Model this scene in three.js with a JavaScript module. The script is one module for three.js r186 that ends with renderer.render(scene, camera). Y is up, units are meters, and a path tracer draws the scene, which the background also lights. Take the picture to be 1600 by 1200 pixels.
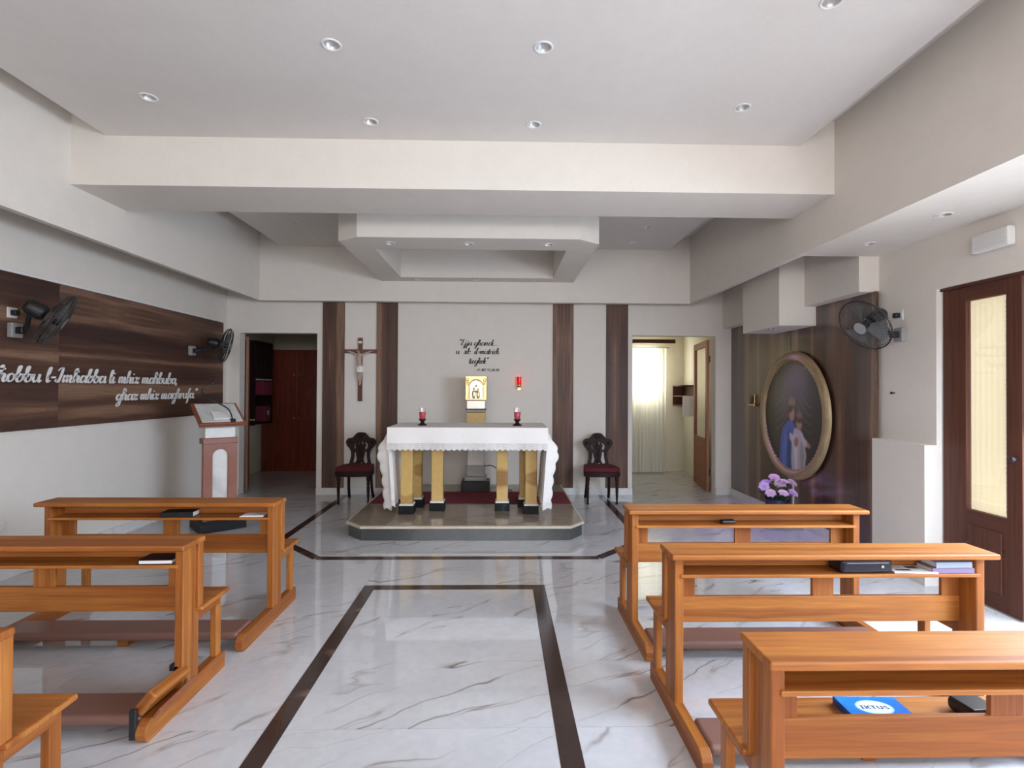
import * as THREE from 'three';
import { RoundedBoxGeometry } from 'three/addons/geometries/RoundedBoxGeometry.js';
import { mergeGeometries } from 'three/addons/utils/BufferGeometryUtils.js';
import { RectAreaLightUniformsLib } from 'three/addons/lights/RectAreaLightUniformsLib.js';
import { MarchingCubes } from 'three/addons/objects/MarchingCubes.js';
import { FontLoader } from 'three/addons/loaders/FontLoader.js';
import { TextGeometry } from 'three/addons/geometries/TextGeometry.js';

// ---------------------------------------------------------------- camera, sky, daylight, exposure
const scene = new THREE.Scene();
const camera = new THREE.PerspectiveCamera(72.38, 4 / 3, 0.05, 200);
camera.position.set(0, 1.54, 0);
camera.rotation.set(0.00911, -0.02186, 0.00487, 'YXZ');
scene.add(camera);
const renderer = new THREE.WebGLRenderer({ antialias: true });
renderer.toneMapping = THREE.LinearToneMapping;
renderer.toneMappingExposure = 1.05;
renderer.shadowMap.enabled = true;
RectAreaLightUniformsLib.init();
{ // plain hazy sky, brighter towards the horizon
  const w = 64, h = 32, a = new Float32Array(w * h * 4);
  for (let j = 0; j < h; j++) {
    const e = Math.max(0, (j + 0.5) / h * 2 - 1);
    for (let i = 0; i < w; i++) a.set([3.4 - 1.5 * e, 3.7 - 1.2 * e, 4.0 - 0.5 * e, 1], (j * w + i) * 4);
  }
  const t = new THREE.DataTexture(a, w, h, THREE.RGBAFormat, THREE.FloatType);
  t.mapping = THREE.EquirectangularReflectionMapping; t.magFilter = THREE.LinearFilter; t.needsUpdate = true;
  scene.background = t;
}
// daylight standing in the openings of the room (x, y, z of the opening's middle; what it faces; size; colour; strength)
function daylight(name, at, to, w, h, color, strength) {
  const l = new THREE.RectAreaLight(new THREE.Color().setRGB(...color), strength, w, h);
  l.name = name; l.position.set(...at); scene.add(l); l.lookAt(...to);
}
daylight('rear_window_groundlight', [0.3, 2.25, 2.86], [0.3, 3.9, 0], 5.0, 1.3, [1.0, 0.79, 0.6], 4.0);
daylight('rear_window_skylight', [0.3, 2.25, 2.84], [0.3, -0.2, 0.6], 5.0, 1.3, [0.74, 0.84, 1.0], 5.0);
daylight('side_window_skylight', [3.4, 1.75, -1.4], [0, -2.6, -2.0], 2.3, 1.5, [0.62, 0.78, 1.0], 25);
daylight('doorway_daylight', [3.56, 1.15, -3.15], [0, -0.4, -3.15], 0.52, 2.2, [0.95, 0.96, 1.0], 5.5);
daylight('curtain_window_daylight', [2.68, 1.85, -9.82], [2.68, 1.85, 0], 0.6, 1.0, [1.0, 0.96, 0.82], 7);

// ---------------------------------------------------------------- helpers
let seed = 7;
const rnd = () => { seed = (seed * 1664525 + 1013904223) >>> 0; return seed / 4294967296; };
const rr = (a, b) => a + (b - a) * rnd();
function hash(x, y, s) { let n = (x * 374761393 + y * 668265263 + s * 1442695041) | 0; n = Math.imul(n ^ (n >>> 13), 1274126177); return ((n ^ (n >>> 16)) >>> 0) / 4294967296; }
function noise(x, y, s = 0) {
  const i = Math.floor(x), j = Math.floor(y), u = x - i, v = y - j, a = u * u * (3 - 2 * u), b = v * v * (3 - 2 * v);
  const p = hash(i, j, s), q = hash(i + 1, j, s), r = hash(i, j + 1, s), t = hash(i + 1, j + 1, s);
  return p + (q - p) * a + (r - p) * b + (p - q - r + t) * a * b;
}
function fbm(x, y, s = 0, o = 4) { let v = 0, k = 0.5, n = 0; for (let i = 0; i < o; i++) { v += k * noise(x, y, s + i * 17); n += k; k *= 0.5; x *= 2.03; y *= 2.03; } return v / n; }
const lerp = (a, b, t) => a + (b - a) * t, clamp = (v, a = 0, b = 1) => Math.min(b, Math.max(a, v)), sm = (a, b, v) => { const t = clamp((v - a) / (b - a)); return t * t * (3 - 2 * t); };
const mix3 = (a, b, t) => [lerp(a[0], b[0], t), lerp(a[1], b[1], t), lerp(a[2], b[2], t)];
// fn(u, v) with u, v in metres gives an sRGB colour (0..255)
function tex(w, h, sizeU, sizeV, fn, srgb = true) {
  const a = new Uint8Array(w * h * 4);
  for (let j = 0; j < h; j++) for (let i = 0; i < w; i++) { const c = fn(i / w * sizeU, j / h * sizeV); a.set([clamp(c[0], 0, 255), clamp(c[1], 0, 255), clamp(c[2], 0, 255), 255], (j * w + i) * 4); }
  const t = new THREE.DataTexture(a, w, h); t.wrapS = t.wrapT = THREE.MirroredRepeatWrapping; t.magFilter = THREE.LinearFilter; t.minFilter = THREE.LinearMipmapLinearFilter; t.generateMipmaps = true;
  if (srgb) t.colorSpace = THREE.SRGBColorSpace;
  t.repeat.set(1 / sizeU, 1 / sizeV); t.needsUpdate = true; return t;
}
function canvasTex(w, h, draw) {
  const c = document.createElement('canvas'); c.width = w; c.height = h; draw(c.getContext('2d'), w, h);
  const t = new THREE.CanvasTexture(c); t.colorSpace = THREE.SRGBColorSpace; return t;
}
const std = (o) => new THREE.MeshStandardMaterial(o), phy = (o) => new THREE.MeshPhysicalMaterial(o);
const lin = (r, g, b) => new THREE.Color().setRGB(r, g, b);
function shadow(m) { m.castShadow = m.receiveShadow = true; return m; }
const taken = {};
function numbered(n) { const k = taken[n] = (taken[n] ?? -1) + 1; return k ? `${n}_${String(k).padStart(3, '0')}` : n; }
function mesh(name, geo, mat, parent, label) {
  const m = shadow(new THREE.Mesh(Array.isArray(geo) ? merge(geo) : geo, mat)); m.name = name;
  if (parent) parent.add(m); if (label) m.userData.label = label; return m;
}
function merge(list) { return mergeGeometries(list.map((g) => { g = g.index ? g.toNonIndexed() : g; for (const k of Object.keys(g.attributes)) if (!['position', 'normal', 'uv'].includes(k)) g.deleteAttribute(k); return g; })); }
function tag(o, label, category, group, kind) { o.userData.label = label; if (category) o.userData.category = category; if (group) o.userData.group = group; if (kind) o.userData.kind = kind; return o; }
// a thing at x, y and depth d in front of the camera
function thing(name, label, category, [x, y, d] = [0, 0, 0], turn = 0, group) {
  const o = new THREE.Group(); o.name = numbered(name); o.position.set(x, y, -d); o.rotation.y = turn; scene.add(o); return tag(o, label, category, group);
}
function solo(name, geo, mat, label, category, [x, y, d] = [0, 0, 0], turn = 0, group) { const m = mesh(numbered(name), geo, mat, scene); m.position.set(x, y, -d); m.rotation.y = turn; return tag(m, label, category, group); }
function copy(o, [x, y, d], turn, label, group) {
  const c = o.clone(); c.name = numbered(o.name.replace(/_\d{3}$/, '')); c.userData = { ...o.userData }; c.position.set(x, y, -d); if (turn !== undefined) c.rotation.y = turn;
  if (label) c.userData.label = label; if (group) c.userData.group = group; scene.add(c); return c;
}
function struct(name, geo, mat, label, parent) { const m = mesh(name, geo, mat, parent ?? scene); if (!parent) tag(m, label, null, null, 'structure'); return m; }
// uv in metres, u along the grain axis
function uvm(g, grain = 'x', off = true) {
  g = g.index ? g.toNonIndexed() : g;
  const p = g.attributes.position, n = g.attributes.normal, uv = new Float32Array(p.count * 2), ou = off ? rr(0, 3) : 0, ov = off ? rr(0, 3) : 0;
  for (let i = 0; i < p.count; i++) {
    const q = { x: p.getX(i), y: p.getY(i), z: p.getZ(i) }, k = Math.floor(i / 3) * 3;
    const m = { x: 0, y: 0, z: 0 }; for (let t = 0; t < 3; t++) { m.x += Math.abs(n.getX(k + t)); m.y += Math.abs(n.getY(k + t)); m.z += Math.abs(n.getZ(k + t)); }
    const main = m.x >= m.y && m.x >= m.z ? 'x' : m.y >= m.z ? 'y' : 'z';
    const rest = ['x', 'y', 'z'].filter((a) => a !== main);
    const ua = rest.includes(grain) ? grain : rest[0], va = rest.find((a) => a !== ua);
    uv[2 * i] = (main === grain ? q[ua] * 0.3 : q[ua]) + ou; uv[2 * i + 1] = q[va] + ov;
  }
  g.setAttribute('uv', new THREE.BufferAttribute(uv, 2)); return g;
}
function bx(cx, cy, cz, w, h, d, r = 0.004, grain) {
  const g = r > 0 ? new RoundedBoxGeometry(w, h, d, 1, Math.min(r, w / 2.01, h / 2.01, d / 2.01)) : new THREE.BoxGeometry(w, h, d);
  g.translate(cx, cy, cz); return uvm(g, grain ?? (w >= h && w >= d ? 'x' : h >= d ? 'y' : 'z'));
}
// world box from x0..x1, y0..y1, depth d0..d1
const wb = (x0, x1, y0, y1, d0, d1, r = 0, grain) => bx((x0 + x1) / 2, (y0 + y1) / 2, -(d0 + d1) / 2, x1 - x0, y1 - y0, d1 - d0, r, grain);
const lathe = (pts, seg = 20) => new THREE.LatheGeometry(pts.map(([x, y]) => new THREE.Vector2(x, y)), seg);
const V = (x, y, z) => new THREE.Vector3(x, y, z);
const tube = (pts, r, seg = 24, rs = 6) => new THREE.TubeGeometry(new THREE.CatmullRomCurve3(pts.map((p) => V(...p))), seg, r, rs);
function bar(a, b, r, rs = 6) { const A = V(...a), B = V(...b), g = new THREE.CylinderGeometry(r, r, A.distanceTo(B), rs); g.applyQuaternion(new THREE.Quaternion().setFromUnitVectors(V(0, 1, 0), B.clone().sub(A).normalize())); const m = A.add(B).multiplyScalar(0.5); g.translate(m.x, m.y, m.z); return g; }
function grid(nu, nv, fn) { // fn(u, v) -> [x, y, z]
  const p = [], uv = [], ix = [];
  for (let j = 0; j <= nv; j++) for (let i = 0; i <= nu; i++) { p.push(...fn(i / nu, j / nv)); uv.push(i / nu, j / nv); }
  for (let j = 0; j < nv; j++) for (let i = 0; i < nu; i++) { const a = j * (nu + 1) + i, b = a + 1, c = a + nu + 1, d = c + 1; ix.push(a, b, d, a, d, c); }
  const g = new THREE.BufferGeometry(); g.setAttribute('position', new THREE.Float32BufferAttribute(p, 3)); g.setAttribute('uv', new THREE.Float32BufferAttribute(uv, 2)); g.setIndex(ix); g.computeVertexNormals(); return g;
}
const extrude = (shape, depth, bevel = 0, cs = 10) => new THREE.ExtrudeGeometry(shape, { depth, bevelEnabled: bevel > 0, bevelSize: bevel, bevelThickness: bevel, bevelSegments: 2, curveSegments: cs });

// ---------------------------------------------------------------- materials
const plasterTex = tex(256, 256, 2, 2, (u, v) => { const n = fbm(u * 9, v * 9, 3, 4) * 6 + fbm(u * 70, v * 70, 5, 2) * 4; return [238 + n - 5, 236 + n - 5, 232 + n - 5]; });
const M = {};
M.plaster = std({ color: lin(0.86, 0.815, 0.765), map: plasterTex, roughness: 0.85 });
M.ceiling = std({ color: lin(0.80, 0.765, 0.745), map: plasterTex, roughness: 0.9 });
M.cream = std({ color: lin(0.85, 0.80, 0.66), map: plasterTex, roughness: 0.85 });
function walnut(s, lo, mid, hi) {
  return tex(1024, 512, 2.4, 1.2, (u, v) => {
    const w = v + 0.06 * fbm(u * 0.8, v * 2.2, s) , band = fbm(u * 0.35 + 3, w * 9, s + 1, 3), fine = fbm(u * 3, w * 90, s + 9, 3), pore = noise(u * 14, w * 260, s + 4);
    let c = mix3(lo, mid, sm(0.25, 0.6, band)); c = mix3(c, hi, sm(0.52, 0.72, band) * 0.8);
    const k = 0.82 + 0.3 * fine - 0.12 * (pore > 0.8 ? 1 : 0); return [c[0] * k, c[1] * k, c[2] * k];
  });
}
const walnutTex = walnut(21, [72, 46, 38], [108, 76, 60], [168, 136, 110]);
M.walnut = phy({ map: walnutTex, color: lin(0.7, 0.64, 0.61), roughness: 0.6, clearcoat: 0.06, clearcoatRoughness: 0.3 });
M.walnutGloss = phy({ map: walnutTex, color: lin(0.7, 0.64, 0.61), roughness: 0.35, clearcoat: 1, clearcoatRoughness: 0.12 });
function pine(s) {
  return tex(1024, 256, 1.6, 0.4, (u, v) => {
    const w = v + 0.015 * fbm(u * 2.2, v * 5, s), ring = fbm(u * 0.9, w * 34, s + 2, 3), fine = fbm(u * 9, w * 220, s + 5, 2), blotch = fbm(u * 3, v * 6, s + 8, 3);
    let c = mix3([148, 84, 40], [184, 118, 62], sm(0.2, 0.75, ring)); c = mix3(c, [160, 90, 44], sm(0.5, 0.8, blotch) * 0.5);
    const k = 0.9 + 0.18 * fine; return [c[0] * k, c[1] * k, c[2] * k];
  });
}
M.pine = [0, 1].map((k) => phy({ map: pine(40 + k * 30), color: k ? lin(0.82, 0.76, 0.52) : lin(0.88, 0.84, 0.58), roughness: 0.5, specularIntensity: 0.7, clearcoat: 0.08, clearcoatRoughness: 0.3 }));
function marble(s, base, vein, amount, power, su, sv, dir = 0.6) {
  return tex(1024, 512, su, sv, (u, v) => {
    const c = Math.cos(dir), n = Math.sin(dir), wx = u + 0.22 * (fbm(u * 2.4, v * 2.4, s) - 0.5), wy = v + 0.22 * (fbm(u * 2.4 + 9, v * 2.4, s + 3) - 0.5);
    const a = wx * c + wy * n, b = -wx * n + wy * c;
    const ridge = (x) => Math.pow(1 - Math.abs(2 * x - 1), power), patch = sm(0.42, 0.72, fbm(u * 1.7, v * 1.7, s + 31, 3));
    const r1 = ridge(fbm(a * 0.45, b * 4.2, s + 7, 4)) * patch, r2 = ridge(fbm(a * 0.9, b * 9, s + 13, 3)) * 0.35 * sm(0.45, 0.75, fbm(u * 2.6, v * 2.6, s + 41, 2)), cloud = fbm(a * 1.3, b * 3, s + 23, 4);
    let k = mix3(base, vein, clamp((r1 + r2) * amount + (cloud > 0.5 ? (cloud - 0.5) * 0.22 : 0))); const f = 0.97 + 0.05 * fbm(u * 30, v * 30, s + 2, 2); return [k[0] * f, k[1] * f, k[2] * f];
  });
}
M.tile = [0, 1, 2].map((k) => phy({ map: marble(100 + k * 50, [202, 200, 201], [108, 94, 82], 0.95, 44, 1.2, 0.6, 0.5 + k * 0.06), roughness: 0.022, ior: 1.75 }));
M.darkMarble = phy({ map: marble(300, [60, 45, 40], [146, 122, 106], 1.0, 9, 0.5, 0.25, 1.0), roughness: 0.14 });
M.blackMarble = phy({ map: marble(330, [66, 68, 66], [160, 162, 158], 0.6, 14, 1.0, 0.5, 1.35), roughness: 0.2 });
M.darkFoot = phy({ map: marble(345, [26, 27, 27], [140, 140, 136], 0.8, 12, 0.5, 0.25, 1.1), roughness: 0.5, specularIntensity: 0.4 });
M.beigeMarble = phy({ map: marble(360, [150, 134, 116], [104, 90, 78], 0.5, 9, 1.6, 0.8, 0.3), roughness: 0.12 });
M.creamStone = std({ map: marble(361, [206, 196, 176], [170, 156, 132], 0.5, 8, 1, 0.5), roughness: 0.35 });
M.goldMarble = phy({ map: marble(390, [208, 172, 106], [128, 84, 40], 0.9, 5, 0.4, 0.2, 1.3), roughness: 0.2 });
M.whiteMarble = phy({ map: marble(410, [224, 222, 218], [160, 156, 150], 0.7, 10, 0.9, 0.45, 0.9), roughness: 0.25 });
M.greyMarble = phy({ map: marble(420, [150, 146, 140], [92, 90, 88], 0.6, 6, 0.6, 0.3, 1.2), roughness: 0.2 });
M.redMarble = phy({ map: marble(440, [136, 76, 52], [176, 128, 100], 0.5, 6, 0.6, 0.3, 0.9), roughness: 0.3 });
M.grout = std({ color: lin(0.52, 0.5, 0.47), roughness: 0.9 });
M.mahogany = phy({ map: tex(256, 256, 0.6, 0.6, (u, v) => { const k = 0.7 + 0.5 * fbm(u * 6, v * 80, 70, 3); return [40 * k, 18 * k, 16 * k]; }), roughness: 0.6, specularIntensity: 0.5 });
M.wardrobe = phy({ map: tex(256, 256, 1.2, 1.2, (u, v) => { const k = 0.75 + 0.4 * fbm(u * 3, v * 40, 75, 3); return [118 * k, 48 * k, 30 * k]; }), roughness: 0.35, clearcoat: 0.3 });
M.doorWood = phy({ map: tex(512, 256, 1.6, 0.8, (u, v) => { const k = 0.75 + 0.4 * fbm(u * 2, v * 60, 78, 3); return [92 * k, 54 * k, 40 * k]; }), roughness: 0.55, specularIntensity: 0.6 });
const paleDoor = (a, b, c, s) => std({ map: tex(256, 256, 0.9, 0.9, (u, v) => { const k = 0.8 + 0.3 * fbm(u * 2, v * 50, s, 3); return [a * k, b * k, c * k]; }), roughness: 0.5 });
M.oakDoor = paleDoor(150, 88, 54, 801); M.sacristyDoor = paleDoor(132, 82, 54, 811);
M.leather = phy({ color: lin(0.2, 0.1, 0.075), roughness: 0.42, bumpMap: tex(256, 256, 0.2, 0.2, (u, v) => { const k = 255 * fbm(u * 160, v * 160, 88, 3); return [k, k, k]; }, false), bumpScale: 0.0008 });
M.redCloth = std({ map: tex(256, 256, 0.4, 0.4, (u, v) => { const k = 0.8 + 0.35 * fbm(u * 120, v * 120, 90, 3); return [92 * k, 26 * k, 34 * k]; }), roughness: 0.95 });
M.carpet = std({ map: tex(256, 256, 0.5, 0.5, (u, v) => { const k = 0.75 + 0.45 * fbm(u * 150, v * 150, 93, 2); return [112 * k, 32 * k, 44 * k]; }), roughness: 1 });
M.linen = phy({ map: tex(256, 256, 0.3, 0.3, (u, v) => { const k = 0.94 + 0.05 * noise(u * 900, v * 60, 95) + 0.05 * noise(u * 60, v * 900, 96); return [236 * k, 230 * k, 224 * k]; }), roughness: 0.9 });
M.black = std({ color: lin(0.012, 0.012, 0.013), roughness: 0.45 });
M.blackMetal = std({ color: lin(0.02, 0.02, 0.022), roughness: 0.35, metalness: 0.3 });
M.greyPlastic = std({ color: lin(0.3, 0.29, 0.29), roughness: 0.5 });
M.whitePlastic = std({ color: lin(0.74, 0.73, 0.71), roughness: 0.45 });
M.steel = std({ color: lin(0.7, 0.69, 0.67), roughness: 0.22, metalness: 1 });
M.dullSteel = std({ color: lin(0.6, 0.59, 0.58), roughness: 0.45, metalness: 0.8 });
M.wire = std({ color: lin(0.09, 0.09, 0.09), roughness: 0.4, metalness: 0.6 });
M.gold = std({ color: lin(0.78, 0.56, 0.26), roughness: 0.34, metalness: 1 });
M.goldLeaf = std({ map: tex(256, 256, 0.3, 0.3, (u, v) => { const k = 0.75 + 0.45 * fbm(u * 40, v * 40, 97, 4); return [158 * k, 136 * k, 102 * k]; }), roughness: 0.5, metalness: 0.25 });
M.silver = std({ color: lin(0.66, 0.63, 0.57), roughness: 0.4, metalness: 1 });
M.brass = std({ color: lin(0.66, 0.46, 0.2), roughness: 0.3, metalness: 1 });
M.paper = std({ color: lin(0.8, 0.78, 0.75), roughness: 0.8 });
M.letterWhite = std({ color: lin(0.78, 0.76, 0.74), roughness: 0.5 });
M.letterBlack = std({ color: lin(0.018, 0.017, 0.017), roughness: 0.5 });
M.glass = phy({ color: 0xffffff, roughness: 0.02, transmission: 1, thickness: 0, ior: 1.45 });
M.redGlass = phy({ color: lin(0.75, 0.05, 0.07), roughness: 0.06, transmission: 0.75, thickness: 0, ior: 1.45 });
M.curtain = phy({ color: lin(0.84, 0.82, 0.72), roughness: 1, transmission: 0.4, thickness: 0 });
M.skin = std({ color: lin(0.46, 0.34, 0.27), roughness: 0.6 });
M.crossWood = phy({ map: tex(256, 128, 0.6, 0.3, (u, v) => { const k = 0.75 + 0.4 * fbm(u * 5, v * 90, 99, 3); return [104 * k, 50 * k, 34 * k]; }), roughness: 0.4, clearcoat: 0.3 });

// ---------------------------------------------------------------- the room shell
const XL = -3.95, XR = 3.45, DBK = 7.65, DRE = -3.0, TOP = 3.72;          // side walls, back wall, wall behind the camera, slab
const FL = -3.383, FR = 2.696, FB = 7.42, FY = 2.765;                     // hung fascias and their lower edge
const CY = 3.517;                                                         // underside of the ceiling panels
// floor: a bed of grout, marble tiles one by one
const floor = struct('floor', [wb(-4.7, 4.0, -0.2, -0.006, 0.6, 10.6), wb(-4.2, 4.0, -0.2, -0.006, -3.2, 0.6)], M.grout, 'polished white marble tile floor with grey veins');
mesh('slab', wb(XL, XR, -0.006, 0, DRE, 0.6), M.tile[0], floor);
{
  const geos = new Map();
  const tile = (x0, x1, d0, d1) => {
    if (x1 - x0 < 0.03 || d1 - d0 < 0.03) return;
    const w = x1 - x0 - 0.002, d = d1 - d0 - 0.002, turned = rnd() < 0.5 ? 1 : 0, key = [w.toFixed(3), d.toFixed(3), turned].join();
    if (!geos.has(key)) {
      const g = new THREE.BoxGeometry(w, 0.0055, d), p = g.attributes.position, uv = g.attributes.uv;
      for (let i = 0; i < p.count; i++) { const s = turned ? -1 : 1; uv.setXY(i, 0.6 + s * p.getX(i), 0.3 - s * p.getZ(i)); }
      geos.set(key, g);
    }
    const m = mesh('tile', geos.get(key), M.tile[Math.floor(rnd() * 3)], floor); m.position.set((x0 + x1) / 2, -0.0028, -(d0 + d1) / 2);
  };
  const cols = [XL, -3.45, -2.25, -1.05, -0.96, 0.255, 0.353, 1.553, 2.753, XR];
  for (let r = -4; r < 8; r++) {
    const d0 = Math.max(0.6, 2.983 + r * 0.585), d1 = Math.min(DBK, 2.983 + (r + 1) * 0.585);
    for (let c = 0; c + 1 < cols.length; c++) {
      if (cols[c + 1] - cols[c] < 0.12) continue;
      const a = c === 4 && d0 > 3.5 ? -1.05 : cols[c], b = c === 4 && d0 > 3.5 ? 0.353 : cols[c + 1];
      if (d0 > 5.45 && a > -1.5 && b < 0.8) continue;                     // under the altar step
      tile(c === 4 && d0 <= 3.5 ? -0.96 : a, c === 4 && d0 <= 3.5 ? 0.255 : b, d0, d1);
    }
  }
  for (let d = DBK; d < 10.3; d += 0.585) { for (let x = -4.5; x < -2; x += 0.6) tile(x, x + 0.6, d, Math.min(10.4, d + 0.585)); for (let x = 1.7; x < 3.4; x += 0.6) tile(x, Math.min(3.5, x + 0.6), d, Math.min(9.85, d + 0.585)); }
}
// dark marble strips let into the floor
function strip(a, b, w = 0.09, ea = 0, eb = 0) {
  const A = V(a[0], 0, -a[1]), B = V(b[0], 0, -b[1]), L = A.distanceTo(B) + ea + eb, g = bx(0, 0.0005, 0, L, 0.003, w, 0, 'x');
  g.rotateY(-Math.atan2(B.z - A.z, B.x - A.x)); const u = B.clone().sub(A).normalize(), c = A.clone().addScaledVector(u, -ea).add(B.clone().addScaledVector(u, eb)).multiplyScalar(0.5); g.translate(c.x, 0, c.z); return g;
}
function inlay(a, b, w, ea, eb) { const m = mesh('border_strip', strip(a, b, w, ea, eb), M.darkMarble, floor); m.userData.label = 'dark brown marble border strip'; }
inlay([-1.005, 0.6], [-1.005, 4.0425], 0.09); inlay([0.304, 0.6], [0.304, 4.0425], 0.097); inlay([-1.05, 4.086], [0.353, 4.086], 0.088);
inlay([-1.65, 4.79], [0.90, 4.79], 0.085); inlay([-1.65, 4.79], [-2.21, 5.35], 0.085); inlay([0.90, 4.79], [1.46, 5.35], 0.085); inlay([-2.21, 5.35], [-2.21, 7.6], 0.085); inlay([1.46, 5.35], [1.46, 7.6], 0.085);

// walls with thickness
const DL = [-3.76, -2.655], DR = [1.93, 3.16], DH = 2.33;
struct('wall_back', [wb(-4.7, DL[0], 0, 3.9, DBK, DBK + 0.15), wb(DL[1], DR[0], 0, 3.9, DBK, DBK + 0.15), wb(DR[1], 4.0, 0, 3.9, DBK, DBK + 0.15), wb(DL[0], DL[1], DH, 3.9, DBK, DBK + 0.15), wb(DR[0], DR[1], DH, 3.9, DBK, DBK + 0.15)], M.plaster, 'white plaster wall behind the altar with two doorways');
struct('wall_left', wb(XL - 0.2, XL, 0, 3.9, -3.2, DBK), M.plaster, 'white plaster side wall under the walnut panel');
// side wall with the wooden double door, and a window further back
const RO = XR, T = 0.25, DD = [2.84, 4.08], DWH = 2.345, W2 = [0.2, 2.6], WY = [0.95, 2.55];
struct('wall_right', [wb(RO, RO + T, 0, 3.9, DD[1], DBK), wb(RO, RO + T, DWH, 3.9, DD[0], DD[1]), wb(RO, RO + T, 0, 3.9, W2[1], DD[0]), wb(RO, RO + T, 0, WY[0], W2[0], W2[1]), wb(RO, RO + T, WY[1], 3.9, W2[0], W2[1]), wb(RO, RO + T, 0, 3.9, -3.2, W2[0])], M.plaster, 'white plaster side wall holding the glazed wooden door');
struct('wall_rear', [wb(XL, -2.3, 0, 3.9, -3.2, DRE), wb(2.9, RO, 0, 3.9, -3.2, DRE), wb(-2.3, 2.9, 0, 1.5, -3.2, DRE), wb(-2.3, 2.9, 2.95, 3.9, -3.2, DRE)], M.plaster, 'white plaster wall with the wide window');
{
  const w = struct('window_1', [wb(-2.3, 2.9, 1.5, 1.57, -3.14, -3.06), wb(-2.3, 2.9, 2.88, 2.95, -3.14, -3.06), ...[-2.3, -0.6, 1.13, 2.83].map((x) => wb(x, x + 0.07, 1.57, 2.88, -3.14, -3.06))], M.whitePlastic, 'wide white framed window');
  for (const x of [-2.23, -0.53, 1.2]) mesh('pane', wb(x, x + 1.63, 1.57, 2.88, -3.102, -3.098), M.glass, w);
  const s = struct('window_2', [wb(3.54, 3.62, WY[0], WY[0] + 0.06, W2[0], W2[1]), wb(3.54, 3.62, WY[1] - 0.06, WY[1], W2[0], W2[1]), ...[W2[0], 1.37, W2[1] - 0.06].map((d) => wb(3.54, 3.62, WY[0] + 0.06, WY[1] - 0.06, d, d + 0.06))], M.whitePlastic, 'white framed side window');
  for (const d of [W2[0] + 0.06, 1.43]) mesh('pane', wb(3.578, 3.582, WY[0] + 0.06, WY[1] - 0.06, d, d + 1.11), M.glass, s);
}
// lower, thicker part of the side wall beside the door
struct('trim_1', wb(3.352, RO, 0, 1.11, 4.08, 4.665), M.plaster, 'low white plaster projection beside the door');
// slab over everything
struct('ceiling', wb(-4.2, 3.8, TOP, 3.95, -3.2, DBK + 0.2), M.ceiling, 'white plaster ceiling of dropped panels and beams');
function slabWithHoles(x0, x1, d0, d1, y, th, holes, inner, r = 0.046) {
  const s = new THREE.Shape(); s.moveTo(x0, d0); s.lineTo(x1, d0); s.lineTo(x1, d1); s.lineTo(x0, d1); s.closePath();
  for (const [x, d] of holes) { const p = new THREE.Path(); p.absarc(x, d, r, 0, Math.PI * 2, true); s.holes.push(p); }
  if (inner) s.holes.push(inner);
  const g = extrude(s, th, 0, 8); g.rotateX(-Math.PI / 2); g.translate(0, y, 0); return uvm(g, 'x', false);
}
const frontLights = [[-0.983, 3.027], [0.238, 3.014], [-2.41, 3.615], [-0.973, 3.896], [0.239, 3.905], [1.682, 3.619], [1.673, 2.612], [-2.41, 2.612]];
const rearLights = [[-2.473, 6.369], [-2.446, 7.047], [1.773, 6.36], [1.77, 7.034]];
struct('trim_2', slabWithHoles(-3.111, 2.415, DRE, 4.18, CY, 0.06, frontLights), M.ceiling, 'dropped white ceiling panel with open gaps along both sides');
struct('trim_3', slabWithHoles(-3.083, 2.391, 4.79, FB, CY + 0.012, 0.06, rearLights), M.ceiling, 'dropped white ceiling panel over the sanctuary');
// beam across the room and the fascias hung in front of the walls
struct('trim_4', wb(FL, FR, 3.127, TOP, 4.18, 4.785), M.plaster, 'wide white plaster beam crossing the room');
struct('trim_5', wb(FL - 0.06, FL, FY, TOP, DRE, FB + 0.05), M.plaster, 'white hung fascia in front of the wall with the walnut panel');
struct('trim_6', wb(FR, FR + 0.06, FY, TOP, 4.72, FB + 0.05), M.plaster, 'white hung fascia beside the round painting');
struct('trim_7', wb(FL, FR, FY, TOP, FB, FB + 0.12), M.plaster, 'white hung fascia above the altar wall');
const soffitLights = [[3.071, 3.57], [3.064, 4.302]];
struct('trim_8', [slabWithHoles(FR, RO, DRE, 4.72, FY, 0.06, soffitLights), wb(FR, FR + 0.06, FY + 0.06, TOP, DRE, 4.72)], M.plaster, 'white boxed soffit above the glazed door');
// bulkhead and stepped box above the round painting
struct('trim_9', wb(3.265, RO, 2.44, TOP, 4.71, DBK), M.plaster, 'white bulkhead running above the walnut panel beside the painting');
{
  const b = struct('trim_10', wb(2.99, 3.265, 2.235, TOP, 5.57, 6.41), M.plaster, 'white stepped box above the round painting');
  mesh('skirt', wb(3.265, 3.395, 2.235, 2.44, 5.57, 6.41), M.plaster, b);
}
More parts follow.
